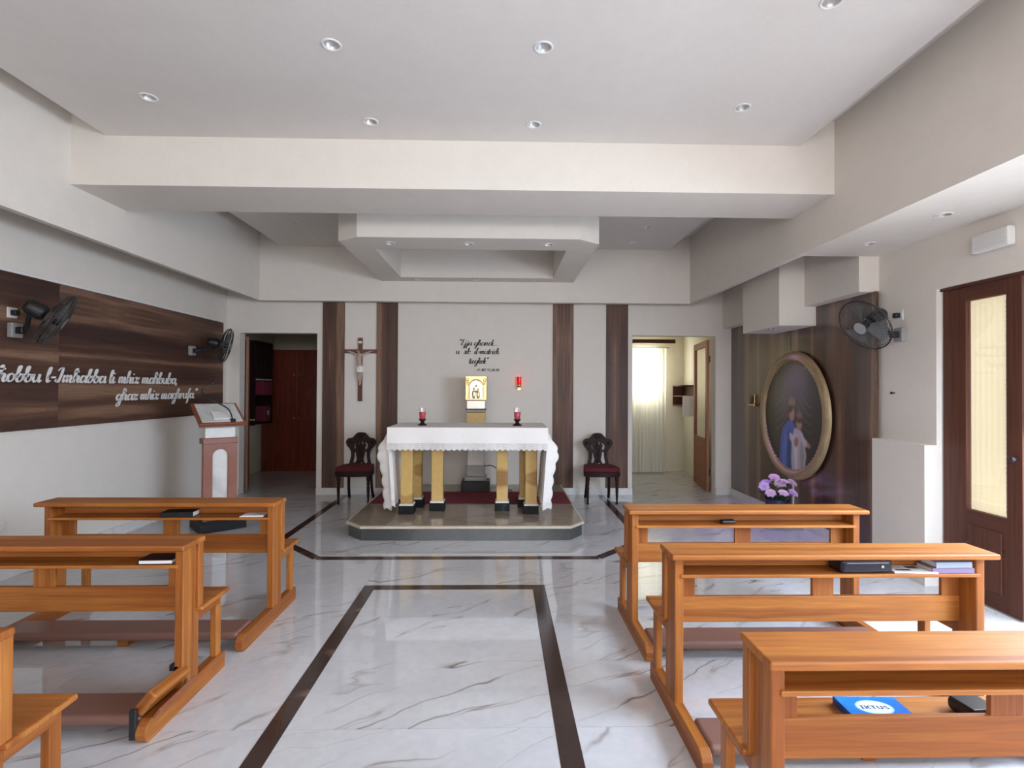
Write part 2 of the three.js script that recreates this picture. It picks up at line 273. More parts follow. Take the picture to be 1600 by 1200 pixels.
// hollow frame hanging over the altar, corners cut at the front
const BY = 3.05;
{
  const s = new THREE.Shape([[-1.445, 5.262], [0.79, 5.262], [1.02, 5.44], [1.02, FB], [-1.675, FB], [-1.675, 5.42]].map(([x, d]) => new THREE.Vector2(x, d)));
  const hole = new THREE.Path([[-1.365, 5.70], [-1.365, 7.15], [0.71, 7.15], [0.71, 5.70]].map(([x, d]) => new THREE.Vector2(x, d))); s.holes.push(hole);
  const under = s.clone();
  for (const [x, d] of [[-1.161, 5.475], [-0.342, 5.471], [0.49, 5.46], [-1.146, 7.29], [-0.345, 7.28], [0.479, 7.27]]) { const p = new THREE.Path(); p.absarc(x, d, 0.046, 0, Math.PI * 2, true); under.holes.push(p); }
  const g1 = extrude(under, 0.05, 0, 8), g2 = extrude(s, CY - BY - 0.05, 0, 8);
  g1.rotateX(-Math.PI / 2); g2.rotateX(-Math.PI / 2); g1.translate(0, BY, 0); g2.translate(0, BY + 0.13, 0);
  const lidShape = new THREE.Shape([[-1.365, 5.70], [0.71, 5.70], [0.71, 7.15], [-1.365, 7.15]].map(([x, d]) => new THREE.Vector2(x, d)));
  const edge = [];
  const ring = (pts) => pts.forEach(([x, d], i) => { const [x2, d2] = pts[(i + 1) % pts.length], gg = new THREE.BufferGeometry(); gg.setAttribute('position', new THREE.Float32BufferAttribute([x, BY + 0.05, -d, x2, BY + 0.05, -d2, x2, BY + 0.13, -d2, x, BY + 0.05, -d, x2, BY + 0.13, -d2, x, BY + 0.13, -d], 3)); gg.computeVertexNormals(); edge.push(uvm(gg, 'x', false)); });
  ring([[-1.445, 5.262], [0.79, 5.262], [1.02, 5.44], [1.02, FB], [-1.675, FB], [-1.675, 5.42]]); ring([[-1.365, 5.70], [0.71, 5.70], [0.71, 7.15], [-1.365, 7.15]].reverse());
  struct('trim_11', [uvm(g1, 'x', false), uvm(g2, 'x', false), ...edge], M.plaster, 'hollow white plaster frame hanging from the ceiling over the altar');
}
// skirting
struct('baseboard_back', [wb(XL, DL[0], 0, 0.1, DBK - 0.015, DBK), wb(DL[1], -1.6, 0, 0.1, DBK - 0.015, DBK), wb(0.88, DR[0], 0, 0.1, DBK - 0.015, DBK), wb(DR[1], 3.39, 0, 0.1, DBK - 0.015, DBK)], M.whiteMarble, 'pale marble skirting of the altar wall');
struct('baseboard_left', wb(XL, XL + 0.015, 0, 0.1, DRE, DBK - 0.02), M.whiteMarble, 'pale marble skirting under the walnut panel');
struct('baseboard_right', wb(3.375, 3.39, 0, 0.1, 4.68, DBK - 0.02), M.whiteMarble, 'pale marble skirting under the painting');
// room with the wardrobe, room with the curtain
struct('wall_sacristy', [wb(-4.65, -4.45, 0, 2.75, DBK + 0.15, 10.4), wb(-4.65, -1.8, 0, 2.75, 10.4, 10.55), wb(-2.0, -1.8, 0, 2.75, DBK + 0.15, 10.4), wb(-4.65, -1.8, 2.75, 2.9, DBK + 0.15, 10.55)], M.cream, 'cream walls of the dim room with the wardrobe');
struct('wall_vestry', [wb(1.5, 1.7, 0, 2.75, DBK + 0.15, 9.85), wb(3.46, 3.66, 0, 2.75, DBK + 0.15, 10.0), wb(1.5, 2.36, 0, 2.75, 9.85, 10.0), wb(3.0, 3.46, 0, 2.75, 9.85, 10.0), wb(2.36, 3.0, 0, 1.3, 9.85, 10.0), wb(2.36, 3.0, 2.38, 2.75, 9.85, 10.0), wb(1.5, 3.66, 2.75, 2.9, DBK + 0.15, 10.0)], M.cream, 'cream walls of the bright room with the curtain');
{
  const w = struct('window_3', [wb(2.36, 3.0, 1.3, 1.35, 9.9, 9.95), wb(2.36, 3.0, 2.33, 2.38, 9.9, 9.95), wb(2.36, 2.41, 1.35, 2.33, 9.9, 9.95), wb(2.95, 3.0, 1.35, 2.33, 9.9, 9.95)], M.whitePlastic, 'small window behind the cream curtain');
  mesh('pane', wb(2.41, 2.95, 1.35, 2.33, 9.92, 9.924), M.glass, w);
}

// ---------------------------------------------------------------- walnut panels
{
  const p = thing('wall_panel', 'wide walnut laminate board with horizontal grain and white lettering', 'panel', [XL, 1.175, 0]);
  for (const [a, b] of [[-0.6, 1.8], [1.8, 4.75], [4.75, 7.515]]) mesh('board', bx(0.013, 0.64, -(a + b) / 2, 0.024, 1.275, b - a - 0.003, 0.002, 'z'), M.walnut, p);
  mesh('edge_trim', [bx(0.016, 1.29, -3.46, 0.03, 0.022, 8.11, 0.003, 'z')], M.whitePlastic, p, 'thin pale trim along the top');
}
for (const [a, b, l] of [[-2.572, -2.258, 'dark walnut strip between the sacristy doorway and the crucifix'], [-1.797, -1.492, 'dark walnut strip between the crucifix and the black wall lettering'], [0.762, 1.062, 'dark walnut strip next to the red wall lamp'], [1.543, 1.863, 'dark walnut strip beside the doorway with the curtain']])
  solo('wall_strip', bx(0, 1.44, 0, b - a, 2.68, 0.02, 0.003, 'y'), M.walnut, l, 'panel', [(a + b) / 2, 0, DBK - 0.0105]);
{
  const p = thing('wall_panel', 'tall glossy walnut panel with vertical grain behind the round painting', 'panel', [3.39, 0.1, 0]);
  for (const [a, b] of [[4.67, 6.06], [6.066, 7.645]]) mesh('board', bx(0.015, 1.17, -(a + b) / 2, 0.028, 2.34, b - a - 0.004, 0.002, 'y'), M.walnutGloss, p);
}

// ---------------------------------------------------------------- recessed ceiling lights (all switched off)
{
  const light = thing('ceiling_light', 'round recessed downlight in the large ceiling panel', 'light', [frontLights[0][0], CY, frontLights[0][1]], 0, 'downlights of the large ceiling panel');
  mesh('ring', lathe([[0.044, 0.0], [0.044, -0.004], [0.05, -0.007], [0.057, -0.004], [0.058, 0.0]], 24), M.whitePlastic, light);
  mesh('reflector', lathe([[0.044, 0.001], [0.036, 0.022], [0.026, 0.036], [0.0245, 0.036]], 20), M.dullSteel, light);
  mesh('lamp_face', lathe([[0.0245, 0.036], [0.012, 0.0345], [0.0005, 0.034]], 16), M.greyPlastic, light);
  frontLights.slice(1).forEach(([x, d]) => copy(light, [x, CY, d], rr(0, 3)));
  rearLights.forEach(([x, d]) => copy(light, [x, CY + 0.012, d], 0, 'round recessed downlight in the panel above the sanctuary', 'downlights above the sanctuary'));
  for (const [x, d] of [[-1.161, 5.475], [-0.342, 5.471], [0.49, 5.46], [-1.146, 7.29], [-0.345, 7.28], [0.479, 7.27]]) copy(light, [x, BY, d], 0, 'small recessed downlight under the hanging frame over the altar', 'downlights of the hanging frame');
  soffitLights.forEach(([x, d]) => copy(light, [x, FY, d], 0, 'recessed downlight in the soffit above the glazed door', 'downlights of the door soffit'));
}

// ---------------------------------------------------------------- lettering: a brush script of single strokes
const G = {
  a: [1.0, [[.66, .8], [.42, 1], [.14, .72], [.1, .22], [.32, 0], [.64, .34]], [[.86, 1.02], [.8, .25], [.9, 0], [1.1, .24]]],
  b: [.92, [[.0, .4], [.36, 1.4], [.42, 1.95], [.24, 1.9], [.14, 1.1], [.12, .3], [.34, 0], [.68, .2], [.7, .75], [.46, .98], [.2, .6]], [[.62, .9], [.98, .8]]],
  d: [1.0, [[.66, .8], [.42, 1], [.14, .72], [.1, .22], [.32, 0], [.64, .34]], [[1.0, 2.0], [.82, .25], [.92, 0], [1.1, .24]]],
  e: [.78, [[.1, .42], [.5, .55], [.58, .9], [.34, 1], [.1, .6], [.14, .12], [.42, 0], [.84, .28]]],
  f: [.66, [[.7, 1.75], [.5, 2], [.34, 1.5], [.26, .4], [.14, -.7], [-.04, -.95]], [[-.02, .88], [.66, .98]]],
  g: [1.0, [[.66, .8], [.42, 1], [.14, .72], [.1, .22], [.32, 0], [.64, .34]], [[.86, 1.02], [.76, -.1], [.56, -.85], [.2, -.95], [.2, -.6], [.66, -.1], [1.08, .24]]],
  h: [.92, [[.0, .4], [.36, 1.4], [.4, 1.95], [.22, 1.85], [.12, 1.0], [.06, 0]], [[.09, .45], [.4, .98], [.62, .86], [.56, .25], [.7, 0], [.96, .24]]],
  i: [.46, [[.12, 1], [.08, .25], [.2, 0], [.5, .24]], [[.16, 1.4], [.2, 1.56]]],
  j: [.52, [[.3, 1], [.24, -.3], [.06, -.95], [-.2, -.8], [.1, -.2], [.56, .24]], [[.34, 1.4], [.38, 1.56]]],
  k: [.9, [[.0, .4], [.36, 1.4], [.4, 1.95], [.22, 1.85], [.12, 1.0], [.06, 0]], [[.1, .4], [.46, .98], [.58, .76], [.2, .5]], [[.22, .5], [.5, .04], [.9, .24]]],
  l: [.48, [[.0, .4], [.36, 1.4], [.4, 1.95], [.22, 1.85], [.1, .5], [.2, 0], [.5, .24]]],
  m: [1.36, [[.12, 1], [.06, 0]], [[.08, .4], [.4, .98], [.54, .8], [.48, 0]], [[.5, .4], [.84, .98], [.98, .8], [.92, .2], [1.06, 0], [1.38, .24]]],
  n: [.94, [[.12, 1], [.06, 0]], [[.08, .4], [.4, .98], [.58, .82], [.52, .2], [.66, 0], [.96, .24]]],
  o: [.92, [[.48, 1], [.16, .8], [.1, .28], [.36, 0], [.68, .3], [.68, .8], [.48, 1]], [[.66, .8], [.96, .86]]],
  r: [.66, [[.12, 1], [.06, 0]], [[.08, .4], [.34, .95], [.66, .9]]],
  s: [.66, [[.0, .24], [.42, 1.05], [.56, .4], [.36, 0], [.06, .06]], [[.5, .1], [.72, .24]]],
  t: [.52, [[.3, 1.7], [.14, .3], [.24, 0], [.54, .24]], [[-.04, 1.1], [.52, 1.16]]],
  u: [1.02, [[.1, 1], [.08, .3], [.3, 0], [.66, .4]], [[.78, 1], [.72, .25], [.84, 0], [1.06, .24]]],
  x: [.86, [[.02, .86], [.24, 1], [.46, .5], [.6, 0], [.9, .2]], [[.8, 1], [.1, 0]]],
  I: [.9, [[.1, 1.55], [.4, 1.95], [.8, 1.95]], [[.7, 1.95], [.5, .7], [.26, .05], [-.06, .14], [.02, .4]]],
  E: [.86, [[.8, 1.66], [.56, 2], [.26, 1.7], [.34, 1.2], [.6, 1.08]], [[.5, 1.1], [.14, .8], [.1, .24], [.44, 0], [.88, .3]]],
  '-': [.7, [[.08, .62], [.62, .66]]], '.': [.34, [[.1, .03], [.16, .15]]], ',': [.34, [[.16, .14], [.04, -.3]]], '"': [.6, [[.16, 2.0], [.06, 1.55]], [[.42, 2.0], [.32, 1.55]]], ' ': [.62],
};
G['ħ'] = [G.h[0], ...G.h.slice(1), [[-.02, 1.5], [.62, 1.56]]];
function strokeGeo(pts, weight, thick, slant) {
  const c = new THREE.CatmullRomCurve3(pts.map(([x, y]) => V(x + y * slant, y, 0)), false, 'centripetal'), n = Math.max(2, (pts.length - 1) * 5), q = c.getPoints(n), L = [], R = [];
  q.forEach((p, i) => {
    const t = q[Math.min(n, i + 1)].clone().sub(q[Math.max(0, i - 1)]).normalize(), down = clamp(-t.y), w = weight * (0.34 + 0.66 * Math.max(down, pts.length === 2 ? 0.6 : 0)) * (i === 0 || i === n ? 0.7 : 1);
    L.push([p.x - t.y * w, p.y + t.x * w]); R.push([p.x + t.y * w, p.y - t.x * w]);
  });
  const P = [], quad = (a, b, c2, d) => P.push(...a, ...b, ...c2, ...a, ...c2, ...d);
  for (let i = 0; i < n; i++) {
    quad([...R[i], thick], [...R[i + 1], thick], [...L[i + 1], thick], [...L[i], thick]);
    quad([...L[i], thick], [...L[i + 1], thick], [...L[i + 1], 0], [...L[i], 0]); quad([...R[i + 1], thick], [...R[i], thick], [...R[i], 0], [...R[i + 1], 0]);
  }
  quad([...L[0], thick], [...L[0], 0], [...R[0], 0], [...R[0], thick]); quad([...R[n], thick], [...R[n], 0], [...L[n], 0], [...L[n], thick]);
  const g = new THREE.BufferGeometry(); g.setAttribute('position', new THREE.Float32BufferAttribute(P, 3)); g.computeVertexNormals(); return g;
}
// letters of one line of writing as parts, fitted to a width; local x to the reader's right hand
function script(parent, text, x0, width, y, xh, weight, thick, mat, slant = 0.22) {
  let adv = 0; for (const ch of text) adv += G[ch][0]; const k = width / adv; let at = 0;
  for (const ch of text) {
    const [w, ...strokes] = G[ch];
    if (strokes.length) { const g = merge(strokes.map((s) => strokeGeo(s.map(([x, yy]) => [x * k / xh, yy]), weight, thick / xh, slant))); g.scale(xh, xh, xh); g.translate(x0 + at * k, y, 0); mesh('letter', g, mat, parent); }
    at += w;
  }
}
{
  const t = thing('wall_lettering', 'large white script lettering on the walnut board', 'lettering', [XL + 0.0255, 0, 4.17], Math.PI / 2);
  script(t, 'ħobbu l-Imħabba li mhix maħbuba,', 0, 2.28, 1.578, 0.066, 0.165, 0.008, M.letterWhite);
  script(t, 'għax mhix magħrufa."', 1.27, 1.43, 1.402, 0.062, 0.165, 0.008, M.letterWhite);
  const b = thing('wall_lettering', 'small black script lettering on the wall above the tabernacle', 'lettering', [0, 0, DBK - 0.0005], 0);
  script(b, '"Ejja għandi....', -0.61, 0.58, 2.168, 0.044, 0.17, 0.006, M.letterBlack);
  script(b, 'u  sib  il-mistrieħ', -0.65, 0.625, 2.045, 0.044, 0.17, 0.006, M.letterBlack);
  script(b, 'tiegħek"', -0.465, 0.28, 1.905, 0.044, 0.17, 0.006, M.letterBlack);
  const font = await new FontLoader().loadAsync('fonts/droid/droid_sans_bold.typeface.json');
  const g = new TextGeometry('cf. MT 11,28-30', { font, size: 0.036, depth: 0.005, curveSegments: 3, bevelEnabled: false }); g.computeBoundingBox(); g.scale(0.325 / g.boundingBox.max.x, 1, 1); g.translate(-0.345, 1.795, 0);
  mesh('reference_line', g, M.letterBlack, b);
}

// ---------------------------------------------------------------- altar step, carpet, altar
{
  const p = thing('altar_step', 'low dark marble altar step with cut corners and beige top', 'step', [0, 0, 0]);
  const outline = (o) => [[-1.395 - o * 0.4, 5.345 - o], [0.715 + o * 0.4, 5.345 - o], [0.865 + o, 5.535 - o * 0.4], [0.865 + o, 7.635], [-1.58 - o, 7.635], [-1.58 - o, 5.535 - o * 0.4]].map(([x, d]) => new THREE.Vector2(x, d));
  const prism = (o, y0, y1, m, n, bev = 0) => { const g = extrude(new THREE.Shape(outline(o)), y1 - y0 - bev * 2, bev); g.rotateX(-Math.PI / 2); g.translate(0, y0 + bev, 0); mesh(n, uvm(g, 'x', false), m, p); };
  prism(0, 0.002, 0.122, M.blackMarble, 'riser'); prism(0.02, 0.122, 0.146, M.creamStone, 'edge_slab', 0.004);
  prism(0.0, 0.1455, 0.1505, M.beigeMarble, 'top_slab');
}
solo('carpet', bx(0, 0.005, 0, 2.43, 0.009, 0.71, 0.003), M.carpet, 'dark red carpet runner lying on the altar step', 'carpet', [-0.352, 0.1508, 6.705]);
const ALT = 1.125;
{
  const a = thing('altar', 'stone altar table on yellow marble legs with black feet', 'altar', [-0.345, 0.151, 6.0]);
  mesh('table_top', bx(0, 0.945, 0, 1.68, 0.05, 0.76, 0.006), M.creamStone, a);
  const leg = (x, d) => {
    const z = 6.0 - d, m = mesh('leg', bx(x, 0.51, z, 0.132, 0.82, 0.132, 0.008, 'y'), M.goldMarble, a);
    mesh('foot', [bx(x, 0.045, z, 0.17, 0.09, 0.17, 0.005)], M.darkFoot, m, 'black marble foot'); mesh('foot_collar', bx(x, 0.1, z, 0.155, 0.022, 0.155, 0.004), M.whiteMarble, m);
  };
  for (const s of [-1, 1]) { leg(s * 0.69, 5.9); leg(s * 0.37, 6.05); leg(s * 0.64, 6.24); }
}
{ // white cloth with lace, short at the front, long at the ends
  const c = thing('altar_cloth', 'white linen altar cloth with a lace border', 'tablecloth', [-0.345, 0, 6.0]);
  const hw = 0.855, zf = 0.405, zb = -0.405, top = ALT;
  const sheet = (g) => g;
  mesh('cloth', [sheet(grid(16, 8, (u, v) => [lerp(-hw, hw, u), top + 0.0012 * Math.sin(u * 40) * Math.sin(v * 9), lerp(zf, zb, v)])),
    grid(40, 6, (u, v) => [lerp(-hw, hw, u), top - v * 0.165, zf + 0.012 * v * Math.sin(u * 22) + 0.012 * v]),
    grid(40, 6, (u, v) => [lerp(hw, -hw, u), top - v * 0.165, zb - 0.012 * v])], (() => { const m = M.linen.clone(); m.side = THREE.DoubleSide; m.map = m.map.clone(); m.map.repeat.set(6, 2); return m; })(), c);
  const laceTex = canvasTex(256, 256, (x, w, h) => {
    x.fillStyle = '#fff'; x.fillRect(0, 0, w, h); x.fillStyle = '#000';
    for (let j = 0; j < 4; j++) for (let i = 0; i < 4; i++) { const cx = (i + 0.5 + (j % 2) * 0.5) * 64 % 256, cy = (j + 0.5) * 64; for (let k = 0; k < 6; k++) { x.beginPath(); x.ellipse(cx + 16 * Math.cos(k * 1.047), cy + 16 * Math.sin(k * 1.047), 8.5, 4.5, k * 1.047, 0, 7); x.fill(); } x.beginPath(); x.arc((cx + 32) % 256, cy + 26, 6.5, 0, 7); x.fill(); x.beginPath(); x.arc((cx + 32) % 256, cy - 6, 6.5, 0, 7); x.fill(); }
  });
  laceTex.colorSpace = THREE.NoColorSpace; laceTex.wrapS = laceTex.wrapT = THREE.RepeatWrapping; laceTex.repeat.set(24, 1);
  const laceMat = phy({ color: lin(0.80, 0.77, 0.74), roughness: 0.95, alphaMap: laceTex, transparent: true, side: THREE.DoubleSide });
  const scal = (t, n) => Math.abs(Math.sin(t * Math.PI * n));
  mesh('lace_border', grid(240, 3, (u, v) => [lerp(-hw, hw, u), top - 0.165 - v * (0.062 + 0.018 * scal(u, 30)), zf + 0.013 + 0.012 * Math.sin(u * 22)]), laceMat, c, 'lace border with scalloped edge');
  for (const s of [-1, 1]) {
    // plan of the long end: folds that open out below the table edge
    const end = (u, h) => {                                                // u along the edge from front to back, h metres below the top
      const open = sm(0.0, 0.26, h), width = open * (0.105 + 0.035 * Math.exp(-Math.pow((h - 0.3) / 0.14, 2)));
      const f = u * 4.5, fold = 0.5 - 0.5 * Math.cos(f * Math.PI * 2);
      const z = lerp(zf + 0.012 * open, zb, u);
      const x = hw - 0.055 * h / 0.8 * open + width * fold * (0.85 + 0.15 * Math.sin(u * 17)) * (0.9 + 0.16 * Math.abs(Math.sin(h * 24)));
      return [s * x, top - h, z];
    };
    mesh('end_drape', grid(90, 60, (u, v) => end(u, v * 0.80)), M.linen2 ??= (() => { const m = M.linen.clone(); m.side = THREE.DoubleSide; m.map = m.map.clone(); m.map.repeat.set(3, 3); return m; })(), c);
    mesh('lace_border', grid(150, 3, (u, v) => { const h = 0.80 + v * (0.06 + 0.022 * scal(u, 16)); return end(u, h); }), laceMat, c);
  }
}
{ // red candle glasses on dark stands
  const k = thing('candle_glass', 'red candle glass on the altar cloth at the end towards the crucifix', 'candle', [-0.872, ALT + 0.002, 5.9], 0, 'candle glasses on the altar');
  mesh('stand', lathe([[0.0005, 0], [0.05, 0], [0.052, 0.008], [0.03, 0.018], [0.02, 0.032], [0.022, 0.045], [0.036, 0.058], [0.04, 0.07], [0.0005, 0.07]], 20), M.mahogany, k);
  mesh('wax', lathe([[0.0005, 0.071], [0.031, 0.071], [0.037, 0.15], [0.0005, 0.15]], 20), std({ color: lin(0.5, 0.035, 0.06), roughness: 0.35 }), k, 'red candle filling');
  mesh('glass', lathe([[0.033, 0.071], [0.04, 0.14], [0.043, 0.196], [0.041, 0.196], [0.038, 0.14], [0.032, 0.073]], 20), M.glass, k, 'clear glass rim');
  copy(k, [0.19, ALT + 0.002, 5.9], 0, 'red candle glass on the altar cloth below the red wall lamp');
}
{ // tabernacle on its pillar
  const t = thing('tabernacle', 'gilded tabernacle with an arched relief on a marble pillar', 'tabernacle', [-0.333, 0.151, 7.25]);
  mesh('pillar_base', [bx(0, 0.065, 0, 0.385, 0.13, 0.32, 0.006)], M.black, t, 'black stone base');
  mesh('pillar_shaft', [bx(0, 0.165, 0, 0.31, 0.07, 0.27, 0.02), bx(0, 0.27, 0, 0.25, 0.16, 0.22, 0.01)], M.greyMarble, t);
  mesh('pillar_column', bx(0, 0.62, 0, 0.225, 0.56, 0.2, 0.01, 'y'), M.whiteMarble, t);
  mesh('pillar_capital', [bx(0, 0.98, 0, 0.25, 0.17, 0.22, 0.008)], M.goldMarble, t); mesh('ledge', [bx(0, 1.085, 0, 0.27, 0.03, 0.24, 0.006)], M.greyMarble, t);
  const pl = mesh('plinth', bx(0, 1.17, 0, 0.25, 0.115, 0.22, 0.006), M.silver, t, 'silver plinth'); mesh('plinth_line', bx(0, 1.106, 0, 0.27, 0.012, 0.235, 0.002), M.black, pl);
  const box = mesh('box', bx(0, 1.395, 0, 0.29, 0.33, 0.2, 0.006), M.gold, t);
  const arch = new THREE.Shape(); arch.moveTo(-0.085, 0); arch.lineTo(-0.085, 0.16); arch.absarc(0, 0.16, 0.085, Math.PI, 0, true); arch.lineTo(0.085, 0); arch.closePath();
  const ag = extrude(arch, 0.008, 0.004); ag.translate(0, 1.255, 0.1); mesh('relief_field', uvm(ag), M.silver, box);
  const rim = tube([[-0.095, 1.25, 0.104], [-0.096, 1.33, 0.104], [-0.095, 1.415, 0.104], [-0.068, 1.485, 0.104], [0, 1.515, 0.104], [0.068, 1.485, 0.104], [0.095, 1.415, 0.104], [0.096, 1.33, 0.104], [0.095, 1.25, 0.104]], 0.009, 40, 6); mesh('arch_rim', rim, M.gold, box);
  const fig = []; for (const [x, y, rx, ry] of [[-0.03, 1.31, 0.024, 0.055], [-0.028, 1.385, 0.014, 0.016], [0.03, 1.305, 0.024, 0.05], [0.03, 1.375, 0.014, 0.016], [0, 1.35, 0.03, 0.012], [0, 1.425, 0.012, 0.014]]) { const g = new THREE.SphereGeometry(1, 12, 8); g.scale(rx, ry, 0.012); g.translate(x, y, 0.113); fig.push(g); }
  mesh('relief_figures', fig, M.gold, box);
  mesh('cable', tube([[0.12, 0.32, 0], [0.2, 0.335, 0.02], [0.28, 0.3, 0.03], [0.36, 0.2, 0.05], [0.42, 0.03, 0.08], [0.5, 0.0075, 0.1]], 0.0065, 40), M.black, t, 'black power cable');
  mesh('corner_scroll', [-1, 1].flatMap((s) => [0, 1, 2].map((k) => { const g = new THREE.TorusGeometry(0.018 - k * 0.003, 0.006, 6, 14); g.translate(s * (0.118 - k * 0.004), 1.51 - k * 0.03, 0.103); return g; })), M.gold, box);
}
{ // red sanctuary lamp
  const l = thing('sanctuary_lamp', 'small red glass lamp hanging on the wall beside the tabernacle', 'lamp', [0.27, 1.54, DBK - 0.001]);
  mesh('bracket', [bx(0, 0.03, 0.006, 0.05, 0.1, 0.012, 0.003), bx(0, 0.012, 0.045, 0.03, 0.014, 0.08, 0.003)], M.brass, l);
  mesh('cup', lathe([[0.0005, 0.02], [0.028, 0.022], [0.032, 0.05], [0.03, 0.06]], 18).translate(0, 0, 0.055), M.brass, l);
  const gl = phy({ color: lin(0.7, 0.02, 0.03), roughness: 0.08, transmission: 0.7, thickness: 0, ior: 1.45 });
  mesh('lamp_glass', lathe([[0.028, 0.055], [0.033, 0.08], [0.034, 0.175]], 18).translate(0, 0, 0.055), gl, l, 'red glass cylinder');
  mesh('flame', new THREE.SphereGeometry(0.011, 10, 8).scale(1, 1.5, 1).translate(0, 0.115, 0.055), std({ color: 0x331100, emissive: lin(1, 0.25, 0.15), emissiveIntensity: 3 }), l);
  const p = new THREE.PointLight(lin(1, 0.2, 0.1), 0.02); p.name = 'sanctuary_glow'; p.position.set(0, 0.115, 0.055); p.castShadow = true; l.add(p);
}

// ---------------------------------------------------------------- crucifix
{
  const c = thing('crucifix', 'dark wooden crucifix with a carved figure on the altar wall', 'crucifix', [-2.028, 1.35, DBK - 0.002]);
  mesh('upright', bx(0, 0.458, 0.016, 0.062, 0.916, 0.03, 0.004, 'y'), M.crossWood, c); mesh('crossbeam', bx(0.012, 0.72, 0.018, 0.475, 0.056, 0.034, 0.004, 'x'), M.crossWood, c);
  mesh('title_plate', [bx(0, 0.852, 0.034, 0.05, 0.03, 0.006, 0.002)], M.paper, c, 'small pale plaque');
  const mc = new MarchingCubes(64, M.skin, false, false, 60000); mc.isolation = 0;
  const S = 0.26, bones = [[0, .665, 0, 0.028, -.008, .62, .004, .034], [-.008, .62, .004, .034, .002, .53, .008, .027], [.002, .53, .008, .027, .012, .47, 0, .031], // trunk
    [0, .665, 0, .022, -.012, .70, .012, .011], [-.018, .725, .02, .022, -.014, .742, .016, .021],                                             // neck, head leaning
    [-.03, .668, 0, .015, -.10, .695, -.004, .012], [-.10, .695, -.004, .012, -.175, .728, -.008, .0085], [-.175, .728, -.008, .0085, -.195, .735, -.008, .009],
    [.03, .668, 0, .015, .10, .695, -.004, .012], [.10, .695, -.004, .012, .175, .728, -.008, .0085], [.175, .728, -.008, .0085, .195, .735, -.008, .009],
    [-.004, .465, 0, .024, -.004, .37, .03, .018], [-.004, .37, .03, .018, .004, .26, 0, .012], [.022, .465, 0, .024, .026, .375, .032, .018], [.026, .375, .032, .018, .012, .265, .004, .012], [.006, .26, 0, .011, .008, .225, .018, .009]];
  const caps = (x, y, z) => { let d = 1; for (const [ax, ay, az, ar, bx2, by, bz, br] of bones) { const dx = bx2 - ax, dy = by - ay, dz = bz - az, t = clamp(((x - ax) * dx + (y - ay) * dy + (z - az) * dz) / (dx * dx + dy * dy + dz * dz)), q = Math.hypot(x - ax - t * dx, y - ay - t * dy, z - az - t * dz) - lerp(ar, br, t); const h = clamp(0.5 + 0.5 * (d - q) / 0.012); d = lerp(d, q, h) - 0.012 * h * (1 - h); } return d; };
  for (let k = 0; k < 64; k++) for (let j = 0; j < 64; j++) for (let i = 0; i < 64; i++) mc.field[i + j * 64 + k * 4096] = -caps((i - 32) / 32 * S, (j - 32) / 32 * S + 0.48, (k - 32) / 32 * S * 0.35);
  mc.update();
  const n = mc.count, g = new THREE.BufferGeometry(); g.setAttribute('position', new THREE.Float32BufferAttribute(Array.from(mc.positionArray.slice(0, n * 3)), 3)); g.scale(S, S, S * 0.35); g.translate(0, 0.48, 0.056); g.computeVertexNormals();
  mesh('figure', g, M.skin, c, 'carved figure with arms spread');
  mesh('loincloth', grid(28, 8, (u, v) => { const a = u * Math.PI * 2, r = 1 + 0.12 * Math.sin(a * 5 + v * 4) ; return [0.008 + Math.cos(a) * 0.05 * r * (0.86 + 0.24 * v), 0.505 - v * 0.085, 0.06 + Math.sin(a) * 0.038 * r * (0.9 + 0.3 * v)]; }), M.linen2, c, 'white loincloth');
}

